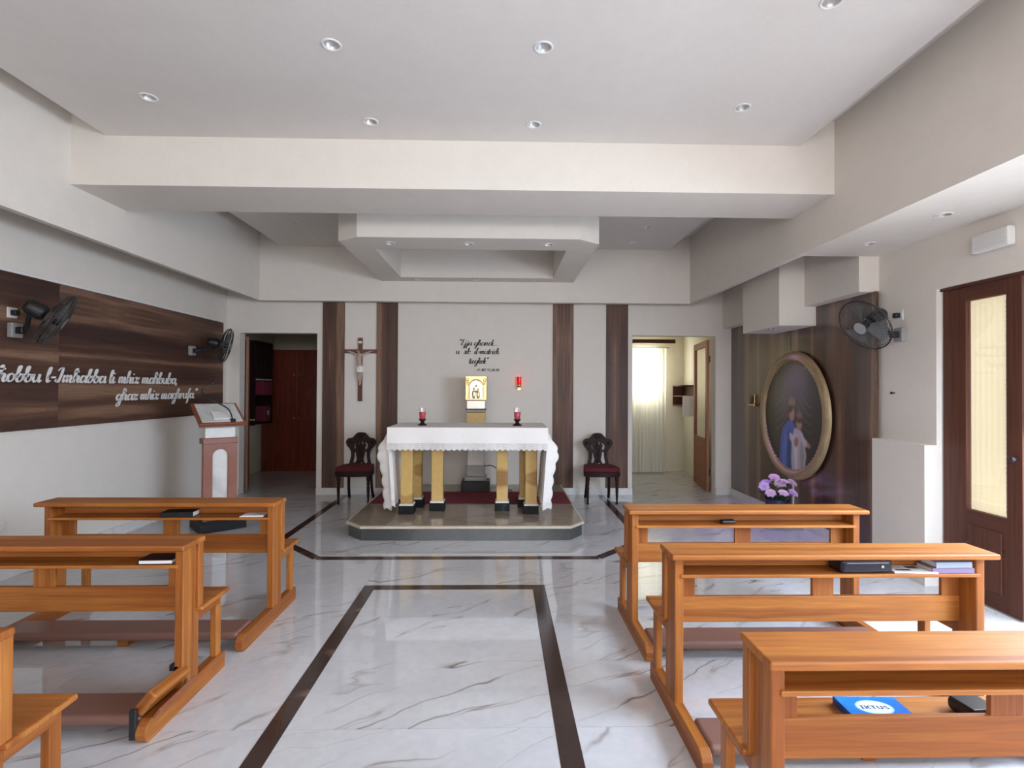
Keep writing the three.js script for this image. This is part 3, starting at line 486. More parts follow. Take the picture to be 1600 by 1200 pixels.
// ---------------------------------------------------------------- carved chairs
{
  const ch = thing('carved_chair', 'dark carved chair with a red seat near the crucifix', 'chair', [-1.945, 0, 7.17], 0.02);
  const s = new THREE.Shape(); const half = [[0, 0.46], [0.05, 0.455], [0.085, 0.42], [0.12, 0.385], [0.175, 0.375], [0.2, 0.335], [0.185, 0.285], [0.15, 0.245], [0.125, 0.19], [0.125, 0.12], [0.14, 0.05], [0.15, 0]];
  const full = [...half.map(([x, y]) => [-x, y]).reverse(), ...half.slice(1)];
  s.moveTo(...full[0]); s.splineThru(full.slice(1).map(([x, y]) => new THREE.Vector2(x, y))); s.lineTo(-0.15, 0);
  for (const k of [-1, 1]) for (const pts of [[[0.045, 0.33], [0.085, 0.315], [0.1, 0.27], [0.08, 0.225], [0.055, 0.25], [0.07, 0.285]], [[0.06, 0.2], [0.085, 0.19], [0.09, 0.12], [0.1, 0.05], [0.065, 0.04], [0.04, 0.09], [0.05, 0.14]], [[0.012, 0.35], [0.028, 0.34], [0.035, 0.3], [0.012, 0.3]], [[0.008, 0.06], [0.03, 0.035], [0.01, 0.02]]]) {
    const h = new THREE.Path(), q = pts.map(([x, y]) => new THREE.Vector2(k * x, y)); h.moveTo(q[0].x, q[0].y); h.splineThru([...q.slice(1), q[0]]); s.holes.push(h);
  }
  const bg = extrude(s, 0.018, 0.007, 3); bg.rotateX(0.14 * -1); bg.translate(0, 0.455, -0.2); mesh('backrest', uvm(bg, 'y'), M.mahogany, ch);
  mesh('back_carving', [[0, 0.26, 0.035, 0.05], [0, 0.17, 0.022, 0.05], [0, 0.415, 0.04, 0.03], [-0.155, 0.325, 0.022, 0.025], [0.155, 0.325, 0.022, 0.025], [0, 0.08, 0.026, 0.03]].map(([x, y, rx, ry]) => { const g = new THREE.SphereGeometry(1, 12, 8); g.scale(rx, ry, 0.014); g.translate(x, 0.455 + y, -0.175 - y * 0.14); return g; }), M.mahogany, ch);
  const seat = new THREE.Shape(); seat.moveTo(-0.19, -0.2); seat.lineTo(0.19, -0.2); seat.quadraticCurveTo(0.24, 0, 0.235, 0.17); seat.quadraticCurveTo(0.12, 0.225, 0, 0.225); seat.quadraticCurveTo(-0.12, 0.225, -0.235, 0.17); seat.quadraticCurveTo(-0.24, 0, -0.19, -0.2);
  const cu = extrude(seat, 0.028, 0.014, 8); cu.scale(0.95, 0.95, 1); cu.rotateX(Math.PI / 2); cu.translate(0, 0.475, 0); mesh('seat', uvm(cu), M.redCloth, ch, 'dark red upholstered seat');
  const ap = extrude(seat, 0.055, 0.004, 8); ap.rotateX(Math.PI / 2); ap.translate(0, 0.43, 0); mesh('apron', uvm(ap), M.mahogany, ch);
  for (const k of [-1, 1]) {
    mesh('leg', lathe([[0.0005, 0], [0.014, 0], [0.017, 0.015], [0.012, 0.035], [0.016, 0.1], [0.021, 0.22], [0.016, 0.25], [0.024, 0.27], [0.018, 0.29], [0.026, 0.33], [0.026, 0.385], [0.0005, 0.385]], 14).translate(k * 0.195, 0, 0.165), M.mahogany, ch);
    mesh('leg', tube([[k * 0.165, 0.0, -0.275], [k * 0.16, 0.12, -0.225], [k * 0.155, 0.28, -0.195], [k * 0.15, 0.46, -0.19]], 0.02, 14, 6), M.mahogany, ch);
  }
  copy(ch, [1.372, 0, 7.17], -0.02, 'dark carved chair with a red seat beside the doorway with the curtain');
}

// ---------------------------------------------------------------- lectern with microphone
{
  const LP = [-3.12, 0, 5.88], LT = 0.74;
  const l = thing('lectern', 'red and white marble lectern with an arched inset and tilted desk', 'lectern', LP, LT);
  mesh('base', [bx(0.0, 0.05, 0.03, 0.46, 0.095, 0.42, 0.006)], M.darkFoot, l, 'black and white veined marble base');
  const f = new THREE.Shape(); f.moveTo(-0.165, 0.1); f.lineTo(0.165, 0.1); f.lineTo(0.165, 0.99); f.lineTo(-0.165, 0.99); f.closePath();
  const hole = new THREE.Path(); hole.moveTo(-0.08, 0.22); hole.lineTo(-0.08, 0.79); hole.absarc(0, 0.79, 0.08, Math.PI, 0, true); hole.lineTo(0.08, 0.22); hole.closePath(); f.holes.push(hole);
  const fg = extrude(f, 0.04, 0.003); fg.translate(0, 0, 0.06); mesh('column', [uvm(fg, 'y'), bx(0, 0.545, 0.01, 0.3, 0.88, 0.1, 0.004, 'y'), bx(0, 0.955, 0.03, 0.345, 0.06, 0.16, 0.006)], M.redMarble, l, 'red marble column');
  mesh('arched_inset', bx(0, 0.52, 0.066, 0.17, 0.72, 0.02, 0.002, 'y'), M.whiteMarble, l, 'white marble arched inset');
  mesh('inset_foot', [lathe([[0.0005, 0.2], [0.07, 0.2], [0.085, 0.25], [0.06, 0.3], [0.0005, 0.32]], 14).scale(1, 1, 0.3).translate(0, 0, 0.09), ...[-2, -1, 0, 1, 2].map((k) => new THREE.SphereGeometry(0.02, 8, 6).translate(k * 0.035, 0.205, 0.105))], M.whiteMarble, l);
  mesh('neck', bx(0, 1.09, 0.02, 0.3, 0.22, 0.15, 0.006), M.whiteMarble, l);
  const desk = (w, h, d, y, r, dx = 0, dz = 0) => { const g = bx(dx, y, dz, w, h, d, r, 'x'); g.rotateX(0.5); g.translate(0, 1.24, 0.0); return g; };
  const dk = mesh('desk', desk(0.46, 0.04, 0.44, 0, 0.006), M.redMarble, l, 'tilted desk slab with reddish edge'); mesh('desk_inset', desk(0.4, 0.008, 0.38, 0.0225, 0.002), M.whiteMarble, dk); mesh('underside', desk(0.44, 0.02, 0.42, -0.0295, 0.004), M.greyMarble, dk);
  solo('missal', desk(0.2, 0.016, 0.15, 0.036, 0.003, 0.02, 0.08), M.paper, 'white pages lying on the lectern desk', 'book', LP, LT);
  const m = mesh('microphone', desk(0.05, 0.02, 0.05, 0.035, 0.006, 0.1, 0.185), M.black, l, 'black gooseneck microphone');
  mesh('gooseneck', tube([[0.1, 1.18, 0.18], [0.06, 1.3, 0.15], [-0.08, 1.4, 0.09], [-0.17, 1.48, 0.03], [-0.15, 1.545, 0.02], [-0.08, 1.58, 0.02]], 0.008, 40, 6), M.black, m); mesh('microphone_head', new THREE.CapsuleGeometry(0.014, 0.035, 4, 10).rotateZ(-1.0).translate(-0.065, 1.585, 0.02), M.black, m);
}

// ---------------------------------------------------------------- pews
const pews = [];
function pew(label, x0, x1, d, run, opt = {}) {                            // d: depth of the front end of the runners, run: runner length
  const p = thing('pew', label, 'pew', [(x0 + x1) / 2, 0, d]), L = x1 - x0, P = (k) => M.pine[k % 2], hx = L / 2;
  mesh('top_board', bx(0, 0.777, 0.342, L + 0.02, 0.027, 0.19, 0.008, 'x'), P(0), p);
  mesh('shelf_back', bx(0, 0.725, 0.262, L - 0.1, 0.075, 0.016, 0.003, 'x'), P(1), p);
  mesh('book_shelf', bx(0, 0.678, 0.325, L - 0.09, 0.016, 0.135, 0.003, 'x'), P(0), p);
  mesh('back_rail', bx(0, 0.487, 0.284, L - 0.09, 0.125, 0.022, 0.005, 'x'), P(0), p);
  for (const x of [-hx + 0.095, 0.02, hx - 0.095]) mesh('back_stile', bx(x, 0.61, 0.284, 0.105, 0.125, 0.018, 0.003, 'y'), P(1), p);
  mesh('seat', [bx(0, 0.428, 0.135, L + 0.02, 0.024, 0.275, 0.009, 'x')], P(0), p);
  mesh('seat_apron', bx(0, 0.39, 0.05, L - 0.1, 0.05, 0.02, 0.003, 'x'), P(1), p);
  for (const s of [-1, 1]) {
    const x = s * (hx - 0.04);
    mesh('end_post', bx(x, 0.427, 0.3175, 0.042, 0.676, 0.135, 0.006, 'y'), P(1), p);
    mesh('front_stile', bx(x + s * 0.012, 0.6, 0.262, 0.05, 0.326, 0.045, 0.005, 'y'), P(0), p);
    mesh('seat_rail', bx(x, 0.39, 0.15, 0.036, 0.05, 0.2, 0.004, 'z'), P(1), p);
    mesh('leg', bx(x, 0.251, 0.055, 0.034, 0.328, 0.05, 0.005, 'y'), P(0), p);
    const rs = new THREE.Shape(); rs.moveTo(0, 0); rs.lineTo(run - 0.03, 0); rs.quadraticCurveTo(run, 0.005, run, 0.04); rs.quadraticCurveTo(run, 0.075, run - 0.04, 0.088); rs.lineTo(0.02, 0.088); rs.quadraticCurveTo(0, 0.088, 0, 0.07); rs.closePath();
    const rg = extrude(rs, 0.038, 0.004, 4); rg.rotateY(-Math.PI / 2); rg.translate(x + 0.019, 0.001, 0); rg.scale(1, 1, 1); mesh('runner', uvm(rg, 'z'), P(1), p);
  }
  const kz = run - 0.13, kn = mesh('kneeler', bx(0, 0.078, kz, L - 0.125, 0.05, 0.2, 0.022), M.leather, p, 'padded brown leather kneeler');
  mesh('kneeler_block', bx(0, 0.028, kz - 0.02, 0.06, 0.052, 0.14, 0.003), P(1), kn);
  if (opt.broken) {                                                        // loose end board of the kneeler with black rubber pieces
    const e = bx(0, 0, 0, 0.11, 0.05, 0.26, 0.01, 'z'); e.rotateZ(0.9); e.rotateX(-0.06); e.translate(hx - 0.045, 0.15, run - 0.16); mesh('kneeler_end_board', e, P(0), kn, 'loose tilted end board');
    const e2 = bx(0, 0, 0, 0.05, 0.012, 0.27, 0.003, 'z'); e2.rotateZ(0.9); e2.translate(hx + 0.012, 0.12, run - 0.16); mesh('kneeler_strip', e2, M.redMarble, kn);
    mesh('rubber_piece', bx(hx - 0.075, 0.085, run - 0.005, 0.03, 0.13, 0.018, 0.005), M.black, kn, 'black rubber piece'); mesh('rubber_piece', bx(hx - 0.06, 0.19, run - 0.28, 0.05, 0.03, 0.04, 0.006), M.black, kn, 'black rubber piece');
  }
  pews.push(p); return p;
}
pew('wooden kneeling pew in front of the lectern, black book on its shelf', -2.99, -1.47, 3.88, 0.79);
pew('wooden kneeling pew with a loose tilted end board on its kneeler', -3.05, -1.5, 2.95, 0.645, { broken: true });
pew('wooden kneeling pew mostly cut off, behind the one with the loose kneeler board', -3.08, -1.52, 1.93, 0.72);
pew('wooden kneeling pew in front of the lilac flowers and the round painting', 0.81, 2.3, 3.67, 0.72);
pew('wooden kneeling pew with a black bag and stacked books on its shelf', 0.79, 2.29, 2.80, 0.72);
pew('wooden kneeling pew with a blue book lying on its seat', 0.755, 2.31, 1.87, 0.72);

// things lying on the pews; a book is a cover with a block of pages
const SH = 0.6868, ST = 0.4408;
function book(name, label, w, h, d, cover, [x, y, dd], turn, parts = {}) {
  const b = thing(name, label, 'book', [x, y, dd], turn);
  mesh('cover', [bx(0, 0.0015, 0, w, 0.003, d, 0.001), bx(0, h - 0.0015, 0, w, 0.003, d, 0.001), bx(-w / 2 + 0.002, h / 2, 0, 0.004, h, d, 0.0015)], cover, b);
  mesh('pages', bx(0.002, h / 2, 0, w - 0.008, h - 0.006, d - 0.008, 0.001), M.paper, b, 'white pages'); return b;
}
const colour = (r, g, b, rough = 0.5) => std({ color: lin(r, g, b), roughness: rough });
book('prayer_book', 'thick black book with white page edges on the pew shelf', 0.1, 0.034, 0.2, M.black, [-2.12, SH, 3.54], Math.PI / 2 + 0.1);
solo('leaflet', [bx(0, 0.003, 0, 0.15, 0.006, 0.1, 0.001), bx(0.01, 0.008, 0.004, 0.14, 0.004, 0.095, 0.001)], M.paper, 'white papers on the shelf of the pew before the lectern', 'papers', [-1.64, SH, 3.55], 0.05);
book('booklet', 'dark booklet with pale page edges on the shelf above the loose kneeler board', 0.16, 0.022, 0.11, colour(0.03, 0.012, 0.02), [-1.66, SH, 2.62], 0.04);
solo('sheet_stack', [bx(0, 0.004, 0, 0.3, 0.008, 0.17, 0.002), bx(0.03, 0.011, 0.01, 0.26, 0.006, 0.15, 0.002)], M.paper, 'white sheets lying on a pew seat', 'papers', [-2.68, ST, 2.845], -0.1);
solo('glasses_case', bx(0, 0.012, 0, 0.1, 0.024, 0.045, 0.011), M.black, 'small black case on the shelf of the pew before the flowers', 'case', [1.455, SH, 3.33], 0.1);
{
  const c = thing('bag', 'dark zipped bag on the pew shelf beside stacked books', 'bag', [1.71, SH, 2.463], 0.02);
  mesh('body', bx(0, 0.034, 0, 0.25, 0.067, 0.105, 0.018), colour(0.012, 0.014, 0.022, 0.35), c); mesh('zip', bx(0, 0.05, 0.053, 0.2, 0.004, 0.003, 0.001), M.greyPlastic, c); mesh('button', new THREE.CylinderGeometry(0.007, 0.007, 0.004, 12).rotateX(Math.PI / 2).translate(0.07, 0.034, 0.054), M.steel, c);
}
const printTex = canvasTex(256, 192, (x, w, h) => { x.fillStyle = '#dcd8d4'; x.fillRect(0, 0, w, h); x.fillStyle = '#4a4648'; x.fillRect(120, 30, 70, 60); x.fillRect(30, 110, 90, 40); x.fillStyle = '#8c8684'; for (let i = 0; i < 7; i++) x.fillRect(20, 24 + i * 11, 80, 4); });
{ const mg = new RoundedBoxGeometry(0.2, 0.008, 0.1, 1, 0.002); mg.translate(0, 0.004, 0); solo('magazine', mg, std({ map: printTex, roughness: 0.4 }), 'printed grey and white magazine between the bag and the books', 'magazine', [1.945, SH, 2.46], -0.06); }
book('hymn_book', 'dark purple book at the bottom of the stack on the pew shelf', 0.1, 0.024, 0.2, colour(0.22, 0.15, 0.24, 0.3), [2.12, SH, 2.463], Math.PI / 2);
book('hymn_book', 'blue grey book on top of the stack on the pew shelf', 0.095, 0.028, 0.175, colour(0.3, 0.34, 0.44, 0.25), [2.125, SH + 0.0245, 2.463], Math.PI / 2 + 0.02);
{
  const cov = canvasTex(512, 384, (x, w, h) => {
    const g = x.createLinearGradient(0, 0, w, h); g.addColorStop(0, '#1d86d4'); g.addColorStop(1, '#1c62b8'); x.fillStyle = g; x.fillRect(0, 0, w, h);
    x.fillStyle = '#2f97dd'; for (let i = 0; i < 14; i++) { x.beginPath(); x.arc((i * 137) % w, (i * 211) % h, 16 + i * 2, 0, 7); x.globalAlpha = 0.25; x.fill(); } x.globalAlpha = 1;
    x.fillStyle = '#a9cdf0'; x.beginPath(); x.ellipse(w / 2, h / 2, 150, 128, 0, 0, 7); x.fill(); x.fillStyle = '#dcecfa'; x.beginPath(); x.ellipse(w / 2, h / 2, 136, 112, 0, 0, 7); x.fill();
    x.fillStyle = '#15224e'; x.font = 'bold 84px sans-serif'; x.textAlign = 'center'; x.textBaseline = 'middle'; x.fillText('IKTUS', w / 2, h / 2 + 4);
  });
  const b = thing('workbook', 'blue book with a white oval badge lying on a pew seat', 'book', [1.275, ST, 1.765], -0.04);
  mesh('pages', bx(0, 0.011, 0, 0.204, 0.02, 0.116, 0.002), M.paper, b); mesh('cover', [bx(0, 0.001, 0, 0.21, 0.002, 0.12, 0), bx(-0.104, 0.012, 0, 0.003, 0.024, 0.12, 0)], colour(0.02, 0.09, 0.4), b);
  const cg = new THREE.BoxGeometry(0.21, 0.002, 0.12); cg.translate(0, 0.023, 0); mesh('front_cover', cg, std({ map: cov, roughness: 0.3 }), b, 'blue cover with IKTUS in a white oval');
}
{ const c = thing('pouch', 'black pouch standing on the pew seat beside the blue book', 'pouch', [1.605, ST, 1.76], 0.1); mesh('body', bx(0, 0.024, 0, 0.1, 0.046, 0.09, 0.015), M.black, c); mesh('flap', bx(0, 0.045, 0.01, 0.096, 0.008, 0.085, 0.003), M.blackMetal, c); }

// ---------------------------------------------------------------- wall fans
function fan(label, [px, py, pd], wallSign, head, n, size = 0.23) {        // px..: wall plate, head: centre of the cage, n: where it blows (x, y, depth)
  const f = thing('wall_fan', label, 'fan', [px, py, pd]), H = V(head[0] - px, head[1] - py, -(head[2] - pd)), N = V(n[0], n[1], -n[2]).normalize();
  const q = new THREE.Quaternion().setFromUnitVectors(V(0, 0, 1), N), put = (g) => { g.applyQuaternion(q); g.translate(H.x, H.y, H.z); return g; };
  mesh('wall_plate', bx(wallSign * 0.022, 0, 0, 0.044, 0.12, 0.1, 0.008), M.greyPlastic, f);
  const neck = H.clone().addScaledVector(N, -0.17);
  mesh('arm', [tube([[wallSign * 0.03, 0, 0], [wallSign * 0.1, 0.005, 0], [neck.x * 0.85, neck.y - 0.07, neck.z * 0.9], [neck.x, neck.y, neck.z]], 0.018, 16, 8), bx(wallSign * 0.07, 0, 0, 0.06, 0.055, 0.055, 0.01)], M.black, f);
  mesh('motor', put(lathe([[0.0005, -0.22], [0.045, -0.215], [0.062, -0.19], [0.065, -0.1], [0.05, -0.075], [0.0005, -0.07]], 18).rotateX(Math.PI / 2)), M.black, f);
  for (const [z, bulge, nm] of [[0, 0.055, 'front_cage'], [0, -0.06, 'rear_cage']]) {
    const parts = []; const prof = (t) => bulge * Math.sqrt(Math.max(0, 1 - Math.pow(t, 4)));
    for (const t of [0.3, 0.55, 0.78, 0.93, 1.0]) { const g = new THREE.TorusGeometry(size * t, t === 1 ? 0.006 : 0.0018, 4, 28); g.translate(0, 0, prof(t)); parts.push(g); }
    for (let i = 0; i < 44; i++) { const a = i / 44 * Math.PI * 2; for (const [t0, t1] of [[0.22, 0.6], [0.6, 0.88], [0.88, 1]]) parts.push(bar([Math.cos(a) * size * t0, Math.sin(a) * size * t0, prof(t0)], [Math.cos(a) * size * t1, Math.sin(a) * size * t1, prof(t1)], 0.0019, 3)); }
    mesh(nm, put(merge(parts)), M.wire, f);
  }
  mesh('badge', put(new THREE.CylinderGeometry(size * 0.23, size * 0.23, 0.008, 20).rotateX(Math.PI / 2).translate(0, 0, 0.054)), M.greyPlastic, f);
  for (let k = 0; k < 3; k++) { const g = grid(8, 5, (u, v) => { const r = lerp(0.04, size * 0.86, u), a = k * 2.094 + (v - 0.5) * lerp(0.9, 1.15, u); return [Math.cos(a) * r, Math.sin(a) * r, (v - 0.5) * -0.05 * (1.2 - 0.4 * u)]; }); mesh('blade', put(g), M.bladeMat ??= std({ color: lin(0.16, 0.16, 0.16), roughness: 0.4, side: THREE.DoubleSide }), f); }
  mesh('hub', put(new THREE.CylinderGeometry(0.04, 0.04, 0.05, 16).rotateX(Math.PI / 2)), M.blackMetal, f);
  return f;
}
fan('black wall fan above the lettering, next to a white socket', [XL + 0.026, 1.99, 4.3], 1, [-3.60, 2.08, 4.33], [0.66, -0.48, 0.5]);
fan('black wall fan at the end of the walnut board by the sacristy doorway', [XL + 0.026, 2.0, 6.72], 1, [-3.58, 2.085, 6.92], [0.85, -0.22, 0.34]);
fan('black wall fan beside the glazed door above the white plaster projection', [XR - 0.001, 2.02, 4.43], -1, [3.07, 2.09, 4.36], [-0.8, -0.5, -0.15]);
function socket(label, [x, y, d], sign, w = 0.085) { const s = thing('socket', label, 'socket', [x, y, d]); mesh('plate', bx(sign * 0.005, 0, 0, 0.01, 0.085, w, 0.003), M.whitePlastic, s); mesh('plug', bx(sign * 0.03, 0, 0, 0.045, 0.045, 0.045, 0.008), M.black, s); }
socket('white socket with a black plug on the walnut board', [XL + 0.0265, 2.13, 4.29], 1);
socket('white socket with a black plug above the fan by the door', [XR - 0.0005, 2.19, 4.46], -1);
{ const e = thing('emergency_light', 'white ribbed emergency light box on the wall above the glazed door', 'light', [XR - 0.001, 2.535, 3.57]); mesh('housing', bx(-0.03, 0.055, 0, 0.058, 0.13, 0.28, 0.012), M.whitePlastic, e); for (let k = 0; k < 5; k++) mesh('rib', bx(-0.06, 0.015 + k * 0.021, 0, 0.006, 0.007, 0.25, 0.002), M.whitePlastic, e); }
solo('wall_box', [bx(0.02, 0.032, 0, 0.04, 0.065, 0.24, 0.006)], M.whitePlastic, 'small grey white service box low on the wall behind the pews', 'box', [XL + 0.0005, 0.41, 4.12]);
solo('wall_hook', [bar([0, 0, 0], [-0.03, 0, 0], 0.006), new THREE.SphereGeometry(0.012, 8, 6).translate(-0.03, 0, 0)], M.blackMetal, 'tiny dark hook in the wall below the fan', 'hook', [XR, 1.52, 4.52]);

// ---------------------------------------------------------------- round painting, lamp, conduit, flowers
{
  const p = thing('framed_painting', 'large painting of a blue and white robed figure in a round gilded frame', 'painting', [3.375, 1.247, 5.965], -Math.PI / 2);
  const rx = 0.71, ry = 0.735, ring = [];
  mesh('frame', grid(72, 8, (u, v) => { const a = -u * Math.PI * 2, q = v * Math.PI, w = 0.055; const k = w * (1 - Math.cos(q)) ; return [Math.cos(a) * (rx - k), Math.sin(a) * (ry - k), 0.012 + 0.05 * Math.sin(q) + 0.006 * (v > 0.5 ? 1 : 0)]; }), M.goldLeaf, p, 'gilded moulded frame');
  mesh('backing', new THREE.CylinderGeometry(1, 1, 0.02, 64).rotateX(Math.PI / 2).scale(rx - 0.01, ry - 0.01, 1).translate(0, 0, 0.011), M.black, p);
  const beads = []; for (let i = 0; i < 72; i++) { const a = i / 72 * Math.PI * 2; beads.push(new THREE.SphereGeometry(0.012, 6, 4).translate(Math.cos(a) * (rx - 0.115), Math.sin(a) * (ry - 0.115), 0.028)); } mesh('bead_border', beads, M.goldLeaf, p);
  const art = canvasTex(768, 768, (x, w, h) => { // soft generic image: robed figure holding a child, dark ground
    x.fillStyle = '#2a2723'; x.fillRect(0, 0, w, h); x.filter = 'blur(5px)';
    const blob = (cx, cy, a, b, r, c, al = 1) => { x.save(); x.globalAlpha = al; x.fillStyle = c; x.beginPath(); x.ellipse(cx, cy, a, b, r, 0, 7); x.fill(); x.restore(); };
    for (let i = 0; i < 8; i++) blob(w / 2, h * 0.3, 330 - i * 30, 260 - i * 24, 0, '#4a4a46', 0.12);
    x.strokeStyle = '#6c665a'; x.lineWidth = 9; x.globalAlpha = 0.5; for (const s of [-1, 1]) for (let i = 0; i < 4; i++) { x.beginPath(); x.arc(w / 2 + s * 260, h * 0.2 + i * 40, 170 + i * 16, s > 0 ? 1.7 : 0.5, s > 0 ? 2.7 : 1.4); x.stroke(); } x.globalAlpha = 1;
    const poly = (pts, c, al = 1) => { x.save(); x.globalAlpha = al; x.fillStyle = c; x.beginPath(); pts.forEach(([a, b], i) => (i ? x.lineTo(a, b) : x.moveTo(a, b))); x.closePath(); x.fill(); x.restore(); };
    poly([[330, 420], [262, 470], [225, 560], [205, 768], [420, 768], [430, 470], [390, 415]], '#3c5588'); poly([[300, 470], [255, 600], [242, 760], [300, 768], [318, 560]], '#5673a6', 0.8); poly([[345, 470], [322, 600], [330, 768], [362, 768], [365, 560]], '#2a3d68', 0.8);
    poly([[410, 470], [380, 560], [372, 680], [385, 768], [530, 768], [560, 640], [520, 500], [470, 460]], '#a9a79e'); poly([[430, 500], [405, 600], [420, 760], [450, 768], [452, 560]], '#cac7bd', 0.9); poly([[500, 520], [478, 640], [500, 768], [540, 640]], '#8a897f', 0.9);
    poly([[350, 500], [420, 520], [436, 560], [400, 585], [348, 540]], '#b8b4a8'); poly([[500, 500], [570, 545], [590, 575], [545, 585], [495, 545]], '#b4b0a4');
    blob(436, 560, 26, 34, 0.3, '#8f6f5a'); blob(585, 570, 22, 18, 0.3, '#96765f');
    blob(378, 372, 40, 54, 0.1, '#6b5346'); blob(382, 378, 30, 42, 0.1, '#93725c'); blob(362, 340, 36, 22, -0.5, '#3a2c26'); blob(470, 438, 34, 42, -0.1, '#93735d'); blob(472, 410, 34, 20, 0, '#4a372c');
    for (const [cx, cy, k] of [[380, 300, 1], [474, 384, 0.8]]) { x.fillStyle = '#6d5c40'; x.fillRect(cx - 40 * k, cy - 8 * k, 80 * k, 24 * k); for (let i = -1; i <= 1; i++) blob(cx + i * 28 * k, cy - 18 * k, 12 * k, 18 * k, 0, '#77663f'); blob(cx, cy - 44 * k, 7 * k, 9 * k, 0, '#8a7648'); }
    x.filter = 'none'; for (let i = 0; i < 3000; i++) { const v = hash(i, 1, 5); x.globalAlpha = 0.05; x.fillStyle = v > 0.5 ? '#fff' : '#000'; x.fillRect(hash(i, 2, 5) * w, hash(i, 3, 5) * h, 6, 3); }
  });
  const disc = new THREE.CircleGeometry(1, 72); disc.scale(rx - 0.09, ry - 0.09, 1); disc.translate(0, 0, 0.0225);
  mesh('canvas', disc, phy({ map: art, roughness: 0.4, clearcoat: 0.6, clearcoatRoughness: 0.18 }), p, 'painted picture surface');
}
{
  const l = thing('spot_lamp', 'small violet spot lamp under the stepped box above the painting', 'lamp', [3.06, 2.2345, 5.88]);
  mesh('ring', lathe([[0.026, 0], [0.027, -0.006], [0.036, -0.005], [0.037, 0]], 20), M.steel, l);
  mesh('lamp_face', lathe([[0.026, -0.001], [0.0005, -0.002]], 16), std({ color: 0x110022, emissive: lin(0.25, 0.12, 1.0), emissiveIntensity: 2.5 }), l, 'glowing violet lens');
  const s = new THREE.SpotLight(lin(0.42, 0.24, 1), 5, 0, 0.75, 0.8, 2); s.name = 'violet_spot'; s.position.set(0, -0.012, 0); s.target.position.set(0.08, -2, 0.02); s.castShadow = true; s.shadow.radius = 1.2; l.add(s, s.target);
}
solo('wall_conduit', bx(0, 0.205, 0, 0.012, 0.41, 0.035, 0.003, 'y'), M.whitePlastic, 'narrow white conduit on the panel below the painting', 'conduit', [3.383, 0.1, 6.0]);
{ const s = thing('wall_stoup', 'small brass bracket with a dark holder on the walnut panel beside the painting', 'bracket', [3.3905, 1.34, 6.95]); mesh('holder', bx(-0.012, 0.055, -0.02, 0.022, 0.13, 0.07, 0.006), M.black, s); mesh('hook', [bar([-0.02, 0.0, 0.06], [-0.02, 0.14, 0.06], 0.01), bx(-0.03, 0.0, 0.02, 0.05, 0.02, 0.14, 0.006), new THREE.SphereGeometry(0.028, 10, 8).translate(-0.03, 0.0, 0.07)], M.brass, s); }
{
  const f = thing('flower_pot', 'bunch of lilac pink flowers in a dark blue pot below the painting', 'flowers', [3.14, 0, 5.9]);
  mesh('pot', lathe([[0.0005, 0], [0.09, 0], [0.095, 0.02], [0.11, 0.18], [0.13, 0.3], [0.135, 0.31], [0.12, 0.312], [0.1, 0.27], [0.0005, 0.26]], 20), colour(0.02, 0.02, 0.06, 0.25), f);
  const pm = [colour(0.6, 0.4, 0.52, 0.8), colour(0.7, 0.52, 0.6, 0.8), colour(0.5, 0.34, 0.58, 0.8)];
  const petal = grid(4, 4, (u, v) => { const a = (u - 0.5) * 1.5, r = v; return [Math.sin(a) * r * 0.9, r * 0.7 + 0.15 * (1 - 4 * (u - 0.5) ** 2) * v, 0.75 * Math.sin(v * 2.2) + 0.1 * Math.cos(a * 3)]; });
  const spots = [[-0.05, 0.52, 0.03], [0.05, 0.47, 0.05], [-0.16, 0.43, 0.02], [-0.12, 0.36, 0.09], [0.0, 0.36, 0.12], [0.11, 0.36, 0.09], [0.15, 0.46, 0.0], [0.0, 0.43, 0.02], [-0.08, 0.44, -0.08], [0.08, 0.42, -0.09], [-0.02, 0.5, -0.05]];
  spots.forEach(([x, y, z], i) => {
    const g = []; for (const [n, s, t] of [[7, 0.078, 1.15], [6, 0.062, 0.7], [5, 0.042, 0.3]]) for (let k = 0; k < n; k++) { const q = petal.clone(); q.scale(s, s, s * 0.6); q.rotateX(-Math.PI / 2 + (Math.PI / 2 - t) ); q.rotateY(k / n * Math.PI * 2 + s * 50); g.push(q); }
    const b = merge(g); b.rotateX(0.55 + rr(-0.3, 0.3)); b.rotateZ(-x * 3); b.translate(x, y, z); const m = mesh('flower', b, Object.assign(pm[i % 3], { side: THREE.DoubleSide }), f);
    mesh('stem', bar([x * 0.25, 0.25, z * 0.25], [x, y, z], 0.004, 5), colour(0.03, 0.09, 0.03), m);
  });
  const leafMat = std({ color: lin(0.02, 0.05, 0.03), roughness: 0.5, side: THREE.DoubleSide });
  for (let k = 0; k < 10; k++) { const a = k * 0.63, g = grid(3, 5, (u, v) => [(u - 0.5) * 0.06 * Math.sin(v * Math.PI), 0.02 * Math.sin(v * 3), v * 0.15]); g.rotateX(-0.4); g.rotateY(a); g.translate(Math.sin(a) * 0.07, 0.31, Math.cos(a) * 0.07); mesh('leaf', g, leafMat, f); }
}

